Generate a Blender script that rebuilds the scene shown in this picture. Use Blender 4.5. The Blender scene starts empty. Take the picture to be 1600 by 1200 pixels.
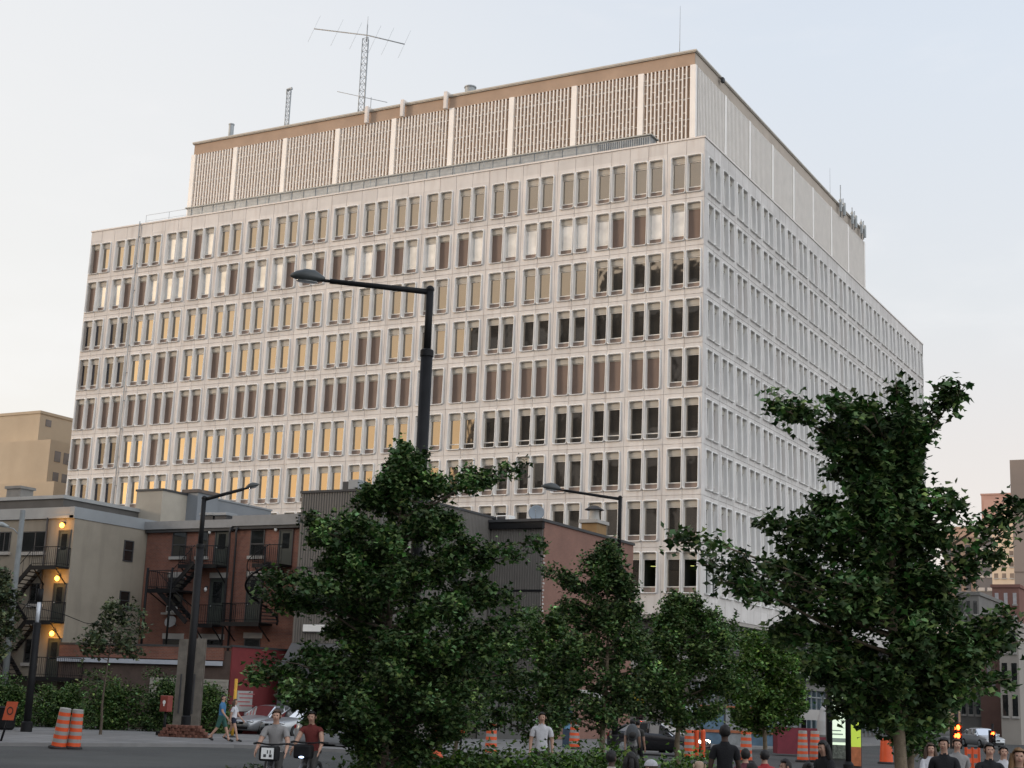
import bpy, bmesh, math, random
import numpy as np
from mathutils import Vector, Matrix
random.seed(7); rng = np.random.default_rng(7)
R = math.radians
# ------------------------------------------------------------------ camera, sky, sun, exposure
SC = bpy.context.scene
COL = SC.collection
FOC, YAW, PIT, ROL = 2303.633, -0.502998, 0.2117566, 0.0385847
CH = 2.1
CAMP = np.array([0, 0, CH])
Fv = np.array([math.sin(YAW)*math.cos(PIT), math.cos(YAW)*math.cos(PIT), math.sin(PIT)])
R0 = np.array([math.cos(YAW), -math.sin(YAW), 0]); U0 = np.cross(R0, Fv)
Rv = math.cos(ROL)*R0+math.sin(ROL)*U0; Uv = -math.sin(ROL)*R0+math.cos(ROL)*U0
def ray(x, y): return Fv+(x-800)/FOC*Rv-(y-600)/FOC*Uv
def aty(x, y, Y): d = ray(x, y); return CAMP+d*(Y/d[1])
def atx(x, y, X): d = ray(x, y); return CAMP+d*(X/d[0])
def gnd(x, y, z=0.0): d = ray(x, y); return CAMP+d*((z-CH)/d[2])
def atd(x, y, D): return CAMP+ray(x, y)*D
def hor(x): return 600+FOC*(Fv[2]+(x-800)/FOC*Rv[2])/Uv[2]
def base(x, D, z=0.0):
    p = atd(x, hor(x), D); return (p[0], p[1], z)
cam = bpy.data.cameras.new('camera'); camo = bpy.data.objects.new('camera', cam); COL.objects.link(camo)
cam.sensor_width = 36; cam.lens = 36*FOC/1600; cam.clip_end = 5000; cam.clip_start = .1
M = Matrix.Identity(4)
for i in range(3):
    M[i][0] = Rv[i]; M[i][1] = Uv[i]; M[i][2] = -Fv[i]; M[i][3] = CAMP[i]
camo.matrix_world = M
SC.camera = camo
SUN_AZ = Vector((-0.80, -0.60, 0)).normalized(); SUN_EL = 7.0
world = bpy.data.worlds.new('World'); SC.world = world; world.use_nodes = True
wt = world.node_tree; wn = wt.nodes; wl = wt.links
for n in list(wn): wn.remove(n)
def N(t, typ, **kw):
    n = t.nodes.new(typ)
    for k, v in kw.items():
        if k == 'inputs':
            for a, b in v.items(): n.inputs[a].default_value = b
        else: setattr(n, k, v)
    return n
wo = N(wt, 'ShaderNodeOutputWorld'); bg = N(wt, 'ShaderNodeBackground'); add = N(wt, 'ShaderNodeAddShader')
sky = N(wt, 'ShaderNodeTexSky', sky_type='NISHITA', sun_disc=False, sun_elevation=R(SUN_EL), sun_rotation=math.atan2(SUN_AZ.x, SUN_AZ.y),
        air_density=1.0, dust_density=3.0, ozone_density=1.5)
bg.inputs['Strength'].default_value = 0.05
wl.new(sky.outputs[0], bg.inputs['Color'])
# the bright hazy veil of the evening: a ramp by height, warmer towards the set sun, with faint cloud
bg2 = N(wt, 'ShaderNodeBackground')
geo = N(wt, 'ShaderNodeTexCoord'); sep = N(wt, 'ShaderNodeSeparateXYZ')
wl.new(geo.outputs['Generated'], sep.inputs[0])
def ramp(t, stops, interp='LINEAR'):
    r = N(t, 'ShaderNodeValToRGB'); cr = r.color_ramp; cr.interpolation = interp
    while len(cr.elements) < len(stops): cr.elements.new(0.5)
    for e, (p, c) in zip(cr.elements, stops): e.position = p; e.color = (*c, 1)
    return r
east = ramp(wt, [(0, (.60, .52, .50)), (.08, (.61, .535, .51)), (.17, (.575, .52, .50)), (.26, (.545, .535, .535)), (.42, (.515, .54, .58)), (.6, (.46, .50, .57)), (1, (.38, .43, .52))])
west = ramp(wt, [(0, (.86, .36, .13)), (.09, (.96, .45, .17)), (.16, (.84, .53, .28)), (.26, (.66, .53, .41)), (.42, (.60, .57, .56)), (.7, (.50, .54, .62)), (1, (.40, .47, .60))])
wl.new(sep.outputs['Z'], east.inputs[0]); wl.new(sep.outputs['Z'], west.inputs[0])
dot = N(wt, 'ShaderNodeVectorMath', operation='DOT_PRODUCT'); wl.new(geo.outputs['Generated'], dot.inputs[0])
dot.inputs[1].default_value = (SUN_AZ.x, SUN_AZ.y, 0)
mr = N(wt, 'ShaderNodeMapRange', interpolation_type='SMOOTHSTEP', inputs={'From Min': 0.05, 'From Max': 0.95})
wl.new(dot.outputs['Value'], mr.inputs['Value'])
mx = N(wt, 'ShaderNodeMix', data_type='RGBA'); wl.new(mr.outputs[0], mx.inputs[0]); wl.new(east.outputs[0], mx.inputs[6]); wl.new(west.outputs[0], mx.inputs[7])
# glow low in the south-west corner of the view (left)
dot2 = N(wt, 'ShaderNodeVectorMath', operation='DOT_PRODUCT'); wl.new(geo.outputs['Generated'], dot2.inputs[0])
dot2.inputs[1].default_value = (-0.85, 0.50, 0.12)
mr2 = N(wt, 'ShaderNodeMapRange', interpolation_type='SMOOTHSTEP', inputs={'From Min': 0.70, 'From Max': 1.0, 'To Max': 0.72})
wl.new(dot2.outputs['Value'], mr2.inputs['Value'])
mx2 = N(wt, 'ShaderNodeMix', data_type='RGBA', inputs={7: (.66, .63, .595, 1)}); wl.new(mr2.outputs[0], mx2.inputs[0]); wl.new(mx.outputs[2], mx2.inputs[6])
mp = N(wt, 'ShaderNodeMapping', inputs={'Scale': (3.0, 3.0, 9.0)}); wl.new(geo.outputs['Generated'], mp.inputs[0])
nz = N(wt, 'ShaderNodeTexNoise', inputs={'Scale': 1.6, 'Detail': 6.0, 'Roughness': .55}); wl.new(mp.outputs[0], nz.inputs[0])
mr3 = N(wt, 'ShaderNodeMapRange', interpolation_type='SMOOTHSTEP', inputs={'From Min': .50, 'From Max': .78, 'To Max': 0.45}); wl.new(nz.outputs[0], mr3.inputs['Value'])
mx3 = N(wt, 'ShaderNodeMix', data_type='RGBA', inputs={7: (.68, .65, .635, 1)}); wl.new(mr3.outputs[0], mx3.inputs[0]); wl.new(mx2.outputs[2], mx3.inputs[6])
dot3 = N(wt, 'ShaderNodeVectorMath', operation='DOT_PRODUCT'); wl.new(geo.outputs['Generated'], dot3.inputs[0]); dot3.inputs[1].default_value = (0.88, -0.33, 0.34)
mr4 = N(wt, 'ShaderNodeMapRange', interpolation_type='SMOOTHSTEP', inputs={'From Min': .35, 'From Max': .95, 'To Max': 1.0}); wl.new(dot3.outputs['Value'], mr4.inputs['Value'])
mx4 = N(wt, 'ShaderNodeMix', data_type='RGBA', clamp_factor=True, inputs={7: (1.22, 1.25, 1.30, 1)}); wl.new(mr4.outputs[0], mx4.inputs[0]); wl.new(mx3.outputs[2], mx4.inputs[6])   # a glow added to the sky outside the view, lighting the tower's right face
wl.new(mx4.outputs[2], bg2.inputs['Color']); bg2.inputs['Strength'].default_value = 0.85
wl.new(bg.outputs[0], add.inputs[0]); wl.new(bg2.outputs[0], add.inputs[1]); wl.new(add.outputs[0], wo.inputs[0])
sunl = bpy.data.lights.new('sun', 'SUN'); suno = bpy.data.objects.new('sun', sunl); COL.objects.link(suno)
sunl.energy = 1.15; sunl.angle = R(14); sunl.color = (1.0, .88, .77)
sd = Vector((SUN_AZ.x*math.cos(R(SUN_EL)), SUN_AZ.y*math.cos(R(SUN_EL)), math.sin(R(SUN_EL))))
suno.rotation_euler = sd.to_track_quat('Z', 'Y').to_euler(); suno.location = (0, 0, 120)
SC.view_settings.view_transform = 'Standard'; SC.view_settings.look = 'None'
SC.view_settings.exposure = 0.60; SC.view_settings.gamma = 1.0; SC.view_settings.use_curve_mapping = False
SC.cycles.max_bounces = 6; SC.cycles.use_denoising = True

# ------------------------------------------------------------------ materials
MATS = {}
def mat(name, col, rough=.7, var=.18, scale=3.0, bump=0.0, metal=0.0, spec=.4, streak=None, bscale=40.0, big=0.0):
    """plain surface: base colour broken up by two noises (object space), optional vertical streaks"""
    if name in MATS: return MATS[name]
    m = bpy.data.materials.new(name); m.use_nodes = True; t = m.node_tree; b = t.nodes['Principled BSDF']
    b.inputs['Roughness'].default_value = rough; b.inputs['Metallic'].default_value = metal; b.inputs['Specular IOR Level'].default_value = spec
    tc = N(t, 'ShaderNodeTexCoord')
    n1 = N(t, 'ShaderNodeTexNoise', inputs={'Scale': scale, 'Detail': 6.0, 'Roughness': .6}); t.links.new(tc.outputs['Object'], n1.inputs[0])
    lo = tuple(c*(1-var) for c in col); hi = tuple(min(1, c*(1+var)) for c in col)
    r = ramp(t, [(.3, lo), (.7, hi)]); t.links.new(n1.outputs[0], r.inputs[0]); out = r.outputs[0]
    if streak:
        amt, sc, ccol = streak
        mp = N(t, 'ShaderNodeMapping', inputs={'Scale': sc}); t.links.new(tc.outputs['Object'], mp.inputs[0])
        n2 = N(t, 'ShaderNodeTexNoise', inputs={'Scale': 1.0, 'Detail': 4.0}); t.links.new(mp.outputs[0], n2.inputs[0])
        q = N(t, 'ShaderNodeMapRange', inputs={'From Min': .5, 'From Max': .75, 'To Max': amt}); t.links.new(n2.outputs[0], q.inputs[0])
        x = N(t, 'ShaderNodeMix', data_type='RGBA', inputs={7: (*ccol, 1)}); t.links.new(q.outputs[0], x.inputs[0]); t.links.new(out, x.inputs[6]); out = x.outputs[2]
    t.links.new(out, b.inputs['Base Color'])
    if bump:
        n3 = N(t, 'ShaderNodeTexNoise', inputs={'Scale': bscale, 'Detail': 5.0}); t.links.new(tc.outputs['Object'], n3.inputs[0])
        bp = N(t, 'ShaderNodeBump', inputs={'Strength': bump, 'Distance': .02}); t.links.new(n3.outputs[0], bp.inputs['Height']); t.links.new(bp.outputs[0], b.inputs['Normal'])
    MATS[name] = m; return m
def brick(name, c1, c2, mortar, sc=1.0, var=.3):
    if name in MATS: return MATS[name]
    m = bpy.data.materials.new(name); m.use_nodes = True; t = m.node_tree; b = t.nodes['Principled BSDF']; b.inputs['Roughness'].default_value = .85
    tc = N(t, 'ShaderNodeTexCoord'); s = N(t, 'ShaderNodeSeparateXYZ'); t.links.new(tc.outputs['Object'], s.inputs[0])
    a = N(t, 'ShaderNodeMath', operation='ADD'); t.links.new(s.outputs[0], a.inputs[0]); t.links.new(s.outputs[1], a.inputs[1])
    c = N(t, 'ShaderNodeCombineXYZ'); t.links.new(a.outputs[0], c.inputs[0]); t.links.new(s.outputs[2], c.inputs[1])
    br = N(t, 'ShaderNodeTexBrick', inputs={'Color1': (*c1, 1), 'Color2': (*c2, 1), 'Mortar': (*mortar, 1), 'Scale': sc, 'Mortar Size': .012, 'Brick Width': .22, 'Row Height': .075})
    t.links.new(c.outputs[0], br.inputs[0])
    n1 = N(t, 'ShaderNodeTexNoise', inputs={'Scale': .7, 'Detail': 8.0, 'Roughness': .65}); t.links.new(tc.outputs['Object'], n1.inputs[0])
    q = N(t, 'ShaderNodeMapRange', inputs={'From Min': .3, 'From Max': .7, 'To Min': 1-var, 'To Max': 1+var}); t.links.new(n1.outputs[0], q.inputs[0])
    x = N(t, 'ShaderNodeMix', data_type='RGBA', blend_type='MULTIPLY', inputs={0: 1.0}); t.links.new(br.outputs[0], x.inputs[6]); t.links.new(q.outputs[0], x.inputs[7])
    t.links.new(x.outputs[2], b.inputs['Base Color'])
    MATS[name] = m; return m
def glassy(name, col, refl, rough=.03, tint=(1, 1, 1), var=.35):
    """coated window glass that shows no inside: dark room colour under a mirror coat, slightly wavy"""
    if name in MATS: return MATS[name]
    m = bpy.data.materials.new(name); m.use_nodes = True; t = m.node_tree; o = t.nodes['Material Output']; t.nodes.remove(t.nodes['Principled BSDF'])
    tc = N(t, 'ShaderNodeTexCoord')
    n1 = N(t, 'ShaderNodeTexNoise', inputs={'Scale': .8, 'Detail': 2.0}); t.links.new(tc.outputs['Object'], n1.inputs[0])
    r = ramp(t, [(.3, tuple(c*(1-var) for c in col)), (.7, tuple(c*(1+var) for c in col))]); t.links.new(n1.outputs[0], r.inputs[0])
    d = N(t, 'ShaderNodeBsdfDiffuse'); t.links.new(r.outputs[0], d.inputs[0])
    g = N(t, 'ShaderNodeBsdfGlossy', inputs={'Color': (*tint, 1), 'Roughness': rough})
    fr = N(t, 'ShaderNodeFresnel', inputs={'IOR': 1.5}); ad = N(t, 'ShaderNodeMath', operation='ADD', use_clamp=True, inputs={1: refl}); t.links.new(fr.outputs[0], ad.inputs[0])
    x = N(t, 'ShaderNodeMixShader'); t.links.new(ad.outputs[0], x.inputs[0]); t.links.new(d.outputs[0], x.inputs[1]); t.links.new(g.outputs[0], x.inputs[2])
    n3 = N(t, 'ShaderNodeTexNoise', inputs={'Scale': 1.3, 'Detail': 1.0}); t.links.new(tc.outputs['Object'], n3.inputs[0])
    bp = N(t, 'ShaderNodeBump', inputs={'Strength': .12, 'Distance': .03}); t.links.new(n3.outputs[0], bp.inputs['Height']); t.links.new(bp.outputs[0], g.inputs['Normal'])
    t.links.new(x.outputs[0], o.inputs[0]); MATS[name] = m; return m
def emit(name, col, s):
    if name in MATS: return MATS[name]
    m = bpy.data.materials.new(name); m.use_nodes = True; b = m.node_tree.nodes['Principled BSDF']
    b.inputs['Base Color'].default_value = (*col, 1); b.inputs['Emission Color'].default_value = (*col, 1); b.inputs['Emission Strength'].default_value = s
    MATS[name] = m; return m
def leafmat(name, col, under, trans=.25):
    if name in MATS: return MATS[name]
    m = bpy.data.materials.new(name); m.use_nodes = True; t = m.node_tree; b = t.nodes['Principled BSDF']; o = t.nodes['Material Output']
    at = N(t, 'ShaderNodeAttribute', attribute_name='tint')
    g = N(t, 'ShaderNodeNewGeometry')
    mu = N(t, 'ShaderNodeMix', data_type='RGBA', inputs={6: (*col, 1), 7: (*under, 1)}); t.links.new(g.outputs['Backfacing'], mu.inputs[0])
    x = N(t, 'ShaderNodeMix', data_type='RGBA', blend_type='MULTIPLY', inputs={0: 1.0}); t.links.new(mu.outputs[2], x.inputs[6]); t.links.new(at.outputs['Color'], x.inputs[7])
    t.links.new(x.outputs[2], b.inputs['Base Color']); b.inputs['Roughness'].default_value = .5; b.inputs['Specular IOR Level'].default_value = .18
    tr = N(t, 'ShaderNodeBsdfTranslucent'); t.links.new(x.outputs[2], tr.inputs[0])
    ms = N(t, 'ShaderNodeMixShader', inputs={0: trans}); t.links.new(b.outputs[0], ms.inputs[1]); t.links.new(tr.outputs[0], ms.inputs[2]); t.links.new(ms.outputs[0], o.inputs[0])
    MATS[name] = m; return m

CONC = mat('precast_concrete', (.61, .578, .548), .8, .09, .5, .25, streak=(.55, (2.6, 2.6, .22), (.45, .395, .36)), bscale=60)
def panel_tone(m, axis, off, step):
    t = m.node_tree; b = t.nodes['Principled BSDF']; src = b.inputs['Base Color'].links[0].from_socket; tc = N(t, 'ShaderNodeTexCoord')
    mul = N(t, 'ShaderNodeVectorMath', operation='MULTIPLY', inputs={1: (1, 0, 1) if axis == 'x' else (0, 1, 1)}); t.links.new(tc.outputs['Object'], mul.inputs[0])
    ad = N(t, 'ShaderNodeVectorMath', operation='ADD', inputs={1: off}); t.links.new(mul.outputs[0], ad.inputs[0])
    sn = N(t, 'ShaderNodeVectorMath', operation='SNAP', inputs={1: step}); t.links.new(ad.outputs[0], sn.inputs[0])
    w = N(t, 'ShaderNodeTexWhiteNoise'); t.links.new(sn.outputs[0], w.inputs[0]); q = N(t, 'ShaderNodeMapRange', inputs={'To Min': .90, 'To Max': 1.05}); t.links.new(w.outputs[0], q.inputs[0])
    x = N(t, 'ShaderNodeMix', data_type='RGBA', blend_type='MULTIPLY', inputs={0: 1.0}); t.links.new(src, x.inputs[6]); t.links.new(q.outputs[0], x.inputs[7]); t.links.new(x.outputs[2], b.inputs['Base Color'])
CONCB = CONC.copy(); CONCB.name = 'precast_concrete_side'
panel_tone(CONC, 'x', (59.91, .7, -41.75), (1.5, 3, 3.604)); panel_tone(CONCB, 'y', (.7, -.41, -41.75), (3, 1.511, 3.604))
FRAMEC = mat('moulded_window_surround', (.70, .685, .66), .7, .06, .8, streak=(.25, (5, 5, .5), (.48, .45, .42)))
COPE = mat('coping_stone', (.66, .61, .57), .7, .06, 1)
HOOD = mat('window_hood', (.40, .37, .32), .7, .08, .5)
WBAR = mat('white_window_bar', (.66, .63, .58), .5, .05)
BROWN = mat('brown_infill', (.165, .115, .090), .6, .12, .4)
LOWP = mat('lower_panel', (.22, .165, .135), .6, .15, .4)
GLASS = glassy('tower_glass', (.040, .036, .031), .26, tint=(.84, .755, .65))
GLASSB = glassy('glass_before_blind', (.50, .49, .47), .22)
STEEL = mat('galvanised_steel', (.30, .32, .33), .5, .2, 2, metal=.3)
DARKM = mat('black_paint', (.012, .012, .013), .55, .2, 4, spec=.15)
CHARC = mat('charcoal', (.04, .04, .042), .6, .2, 3)
PENTW = mat('penthouse_stucco', (.36, .26, .19), .85, .1, .6, .2)
SLATW = mat('white_slat', (.80, .76, .71), .5, .05, 1)
BEIGE = mat('beige_brick_paint', (.255, .225, .180), .9, .13, .45, .5, streak=(.45, (1.5, 1.5, .22), (.175, .15, .12)), bscale=25)
BRICKR = brick('red_brick', (.20, .070, .042), (.15, .055, .036), (.16, .10, .08))
BRICKP = brick('pink_brick', (.22, .105, .075), (.19, .092, .068), (.20, .12, .095), var=.15)
GREYM = mat('grey_sheet_metal', (.26, .275, .285), .55, .08, .8, metal=.2)
CORR = mat('grey_corrugated_cladding', (.135, .124, .112), .55, .1, .4, metal=.15)
ROOFG = mat('roof_gravel', (.14, .135, .13), .95, .2, 8, .4)
REDP = mat('red_painted_wall', (.15, .024, .026), .8, .2, .9, .2)
ASPH = mat('asphalt', (.060, .061, .058), .92, .30, .22, .5, streak=(.5, (.5, .07, 1), (.045, .045, .047)), bscale=90)
def slabs(name, c, sc, m_):
    m = mat(name, c, .9, .16, .5, .3); t = m.node_tree; b = t.nodes['Principled BSDF']; src = b.inputs['Base Color'].links[0].from_socket
    tc = N(t, 'ShaderNodeTexCoord'); br = N(t, 'ShaderNodeTexBrick', inputs={'Color1': (1, 1, 1, 1), 'Color2': (.82, .82, .82, 1), 'Mortar': (.45, .45, .45, 1), 'Scale': sc, 'Mortar Size': m_, 'Brick Width': .5, 'Row Height': .5}); t.links.new(tc.outputs['Object'], br.inputs[0])
    x = N(t, 'ShaderNodeMix', data_type='RGBA', blend_type='MULTIPLY', inputs={0: 1.0}); t.links.new(src, x.inputs[6]); t.links.new(br.outputs[0], x.inputs[7]); t.links.new(x.outputs[2], b.inputs['Base Color']); return m
PAVE = slabs('pavement_slabs', (.20, .195, .19), .33, .012)
KERB = mat('kerb_stone', (.20, .195, .19), .9, .12, 1)
PLAZ = mat('plaza_paving', (.15, .148, .145), .9, .15, .6, .3)
ORANGE = mat('safety_orange', (.62, .085, .022), .5, .12, 3)
REFLW = mat('reflective_grey', (.27, .255, .24), .4, .1, 4)
RUBBER = mat('black_rubber', (.02, .02, .02), .8, .2)
GLASS_DARKREFL = glassy('tower_glass_dark_reflection', (.030, .028, .034), .03, tint=(.8, .8, .85))  # dark reflections painted into the pane colour, mirror coat turned down
DGLASS = glassy('dark_house_glass', (.012, .014, .014), .06, var=.5)
DOORG = mat('dark_green_door', (.035, .042, .036), .6, .2, 2)
SILL = mat('stone_sill', (.34, .325, .30), .85, .12, 2)
WOOD = mat('weathered_wood', (.135, .118, .098), .85, .25, 3, .3, streak=(.4, (9, 9, .5), (.10, .085, .07)))
BARK = mat('tree_bark', (.085, .065, .048), .95, .3, 12, .6)
BARKL = mat('pale_tree_bark', (.16, .125, .085), .95, .25, 12, .5)
WHITE = mat('white_paint', (.72, .72, .70), .5, .05)

# ------------------------------------------------------------------ mesh helpers
def wloc(o):
    v = Vector((0, 0, 0))
    while o: v = v+o.location; o = o.parent
    return v
class MB:
    def __init__(s): s.v = []; s.f = []; s.m = []; s.sm = []
    def add(s, vs, fs, mi=0, smooth=False):
        o = len(s.v); s.v += [tuple(map(float, p)) for p in vs]
        for f in fs: s.f.append(tuple(i+o for i in f)); s.m.append(mi); s.sm.append(smooth)
        return s
    def quad(s, a, b, c, d, mi=0): return s.add([a, b, c, d], [(0, 1, 2, 3)], mi)
    def box(s, x0, x1, y0, y1, z0, z1, mi=0):
        v = [(x0, y0, z0), (x1, y0, z0), (x1, y1, z0), (x0, y1, z0), (x0, y0, z1), (x1, y0, z1), (x1, y1, z1), (x0, y1, z1)]
        return s.add(v, [(0, 3, 2, 1), (4, 5, 6, 7), (0, 1, 5, 4), (1, 2, 6, 5), (2, 3, 7, 6), (3, 0, 4, 7)], mi)
    def bbox(s, x0, x1, y0, y1, z0, z1, b=.02, mi=0):
        """box with bevelled edges"""
        bm = bmesh.new(); bmesh.ops.create_cube(bm, size=1)
        for v in bm.verts: v.co = Vector(((x0+x1)/2+v.co.x*(x1-x0), (y0+y1)/2+v.co.y*(y1-y0), (z0+z1)/2+v.co.z*(z1-z0)))
        bmesh.ops.bevel(bm, geom=bm.edges[:], offset=b, segments=2, affect='EDGES', profile=.5)
        bm.verts.index_update(); s.add([v.co for v in bm.verts], [[v.index for v in f.verts] for f in bm.faces], mi, False); bm.free(); return s
    def beam(s, p, q, w, h, mi=0, up=(0, 0, 1)):
        p = Vector(p); q = Vector(q); d = (q-p).normalized(); up = Vector(up)
        if abs(d.dot(up)) > .98: up = Vector((0, 1, 0))
        a = d.cross(up).normalized()*w/2; b = a.cross(d).normalized()*h/2
        v = [p-a-b, p+a-b, p+a+b, p-a+b, q-a-b, q+a-b, q+a+b, q-a+b]
        return s.add(v, [(0, 1, 2, 3), (7, 6, 5, 4), (0, 4, 5, 1), (1, 5, 6, 2), (2, 6, 7, 3), (3, 7, 4, 0)], mi)
    def tube(s, pts, r, n=8, mi=0, cap=True, smooth=True):
        pts = [Vector(p) for p in pts]; rs = r if isinstance(r, (list, tuple)) else [r]*len(pts)
        prev = None; o = len(s.v); vs = []
        for i, p in enumerate(pts):
            d = (pts[min(i+1, len(pts)-1)]-pts[max(i-1, 0)]); d = d.normalized() if d.length > 1e-9 else Vector((0, 0, 1))
            if prev is None: a = d.cross(Vector((0, 0, 1)) if abs(d.z) < .95 else Vector((1, 0, 0))).normalized()
            else: a = (prev-d*prev.dot(d)).normalized()
            prev = a; b = d.cross(a)
            for k in range(n):
                t = 2*math.pi*k/n; vs.append(p+(a*math.cos(t)+b*math.sin(t))*rs[i])
        fs = [(i*n+k, i*n+(k+1) % n, (i+1)*n+(k+1) % n, (i+1)*n+k) for i in range(len(pts)-1) for k in range(n)]
        s.add(vs, fs, mi, smooth)
        if cap:
            s.f.append(tuple(o+k for k in range(n))[::-1]); s.m.append(mi); s.sm.append(False)
            s.f.append(tuple(o+(len(pts)-1)*n+k for k in range(n))); s.m.append(mi); s.sm.append(False)
        return s
    def lathe(s, prof, c=(0, 0, 0), n=16, mis=None, sq=None, axis='z'):
        vs = []
        for r, z in prof:
            for k in range(n):
                t = 2*math.pi*k/n; p = (r*math.cos(t), r*math.sin(t)*(sq or 1), z)
                if axis == 'y': p = (p[0], p[2], p[1])
                if axis == 'x': p = (p[2], p[0], p[1])
                vs.append((c[0]+p[0], c[1]+p[1], c[2]+p[2]))
        for i in range(len(prof)-1):
            s.add(vs[i*n:(i+2)*n], [(k, (k+1) % n, n+(k+1) % n, n+k) for k in range(n)], (mis[i] if mis else 0), True)
        return s
    def ell(s, c, r, n=12, m=8, mi=0, rot=None):
        vs = []; c = Vector(c)
        for i in range(m+1):
            ph = math.pi*i/m
            for k in range(n):
                t = 2*math.pi*k/n; p = Vector((r[0]*math.sin(ph)*math.cos(t), r[1]*math.sin(ph)*math.sin(t), r[2]*math.cos(ph)))
                if rot: p = rot @ p
                vs.append(c+p)
        return s.add(vs, [(i*n+k, (i+1)*n+k, (i+1)*n+(k+1) % n, i*n+(k+1) % n) for i in range(m) for k in range(n)], mi, True)
    def build(s, name, mats, parent=None, loc=None):
        me = bpy.data.meshes.new(name); off = wloc(parent) if parent else (Vector(loc) if loc is not None else Vector((0, 0, 0)))
        me.from_pydata([(a-off.x, b-off.y, c-off.z) for a, b, c in s.v], [], s.f)
        if not isinstance(mats, (list, tuple)): mats = [mats]
        for m in mats: me.materials.append(m)
        me.polygons.foreach_set('material_index', s.m); me.polygons.foreach_set('use_smooth', s.sm); me.update()
        o = bpy.data.objects.new(name, me); COL.objects.link(o)
        if parent: o.parent = parent
        elif loc is not None: o.location = loc
        return o
def tag(o, label, cat, group=None):
    o['label'] = label; o['category'] = cat
    if group: o['group'] = group
    return o
def thing(name, label, cat, loc, group=None):
    o = bpy.data.objects.new(name, None); COL.objects.link(o); o.location = loc; o.empty_display_size = .3
    return tag(o, label, cat, group)
def struct(o): o['kind'] = 'structure'; return o
def copy_tree(o, parent=None):
    c = o.copy(); COL.objects.link(c)
    if parent: c.parent = parent
    for ch in list(o.children): copy_tree(ch, c)
    return c
def copy_as(o, label, loc, rotz=0.0):
    c = copy_tree(o); c['label'] = label; c.location = loc; c.rotation_euler = (0, 0, rotz); return c
# ------------------------------------------------------------------ the ground
g = MB(); xs = [-900, -300, -120, -60, 0, 60, 300, 900]; ys = [-500, -200, -60, 0, 60, 130, 300, 600, 1500]
for i in range(len(xs)-1):
    for j in range(len(ys)-1): g.quad((xs[i], ys[j], 0), (xs[i+1], ys[j], 0), (xs[i+1], ys[j+1], 0), (xs[i], ys[j+1], 0))
struct(g.build('road', ASPH))
def slab(name, poly, z, m, kerb=True):
    b = MB(); n = len(poly); b.add([(x, y, z) for x, y in poly], [tuple(range(n))])
    o = struct(b.build(name, m))
    if kerb:
        k = MB(); w = .16
        pts = [Vector((x, y, 0)) for x, y in poly]; off = []
        for i in range(n):
            a, c, e = pts[i-1], pts[i], pts[(i+1) % n]; d1 = (c-a).normalized(); d2 = (e-c).normalized(); nn = (Vector((d1.y, -d1.x, 0))+Vector((d2.y, -d2.x, 0))).normalized()
            off.append(c+nn*w)
        for i in range(n):
            j = (i+1) % n
            k.quad((*pts[i].xy, z+.006), (*off[i].xy, z+.006), (*off[j].xy, z+.006), (*pts[j].xy, z+.006)); k.quad((*off[i].xy, z+.006), (*off[i].xy, -.02), (*off[j].xy, -.02), (*off[j].xy, z+.006))
        struct(k.build('kerb', KERB))
    return o
slab('pavement', [(-44, 10), (-38.9, 36.3), (-37.9, 40.7), (-37.2, 43.6), (-36.2, 45.2), (-34.5, 46.2), (-31.5, 46.9), (-29.2, 48.6), (-28.2, 52), (-28.2, 300), (-37.1, 300), (-37.1, 94.9), (-38.1, 70), (-43.5, 57.5), (-46, 54), (-90, 36), (-90, 10)], .12, PAVE)
slab('plaza', [(-30, -30), (30, -30), (30, 44), (2, 46), (-17, 39), (-21.5, 33), (-24, 26)], .10, PLAZ)
lt = MB(); lt.quad((-140, 44, .012), (-46, 56.6, .012), (-38, 72, .012), (-140, 72, .012)); struct(lt.build('parking_lot', mat('worn_asphalt', (.10, .098, .095), .95, .2, .5, .4)))

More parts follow.
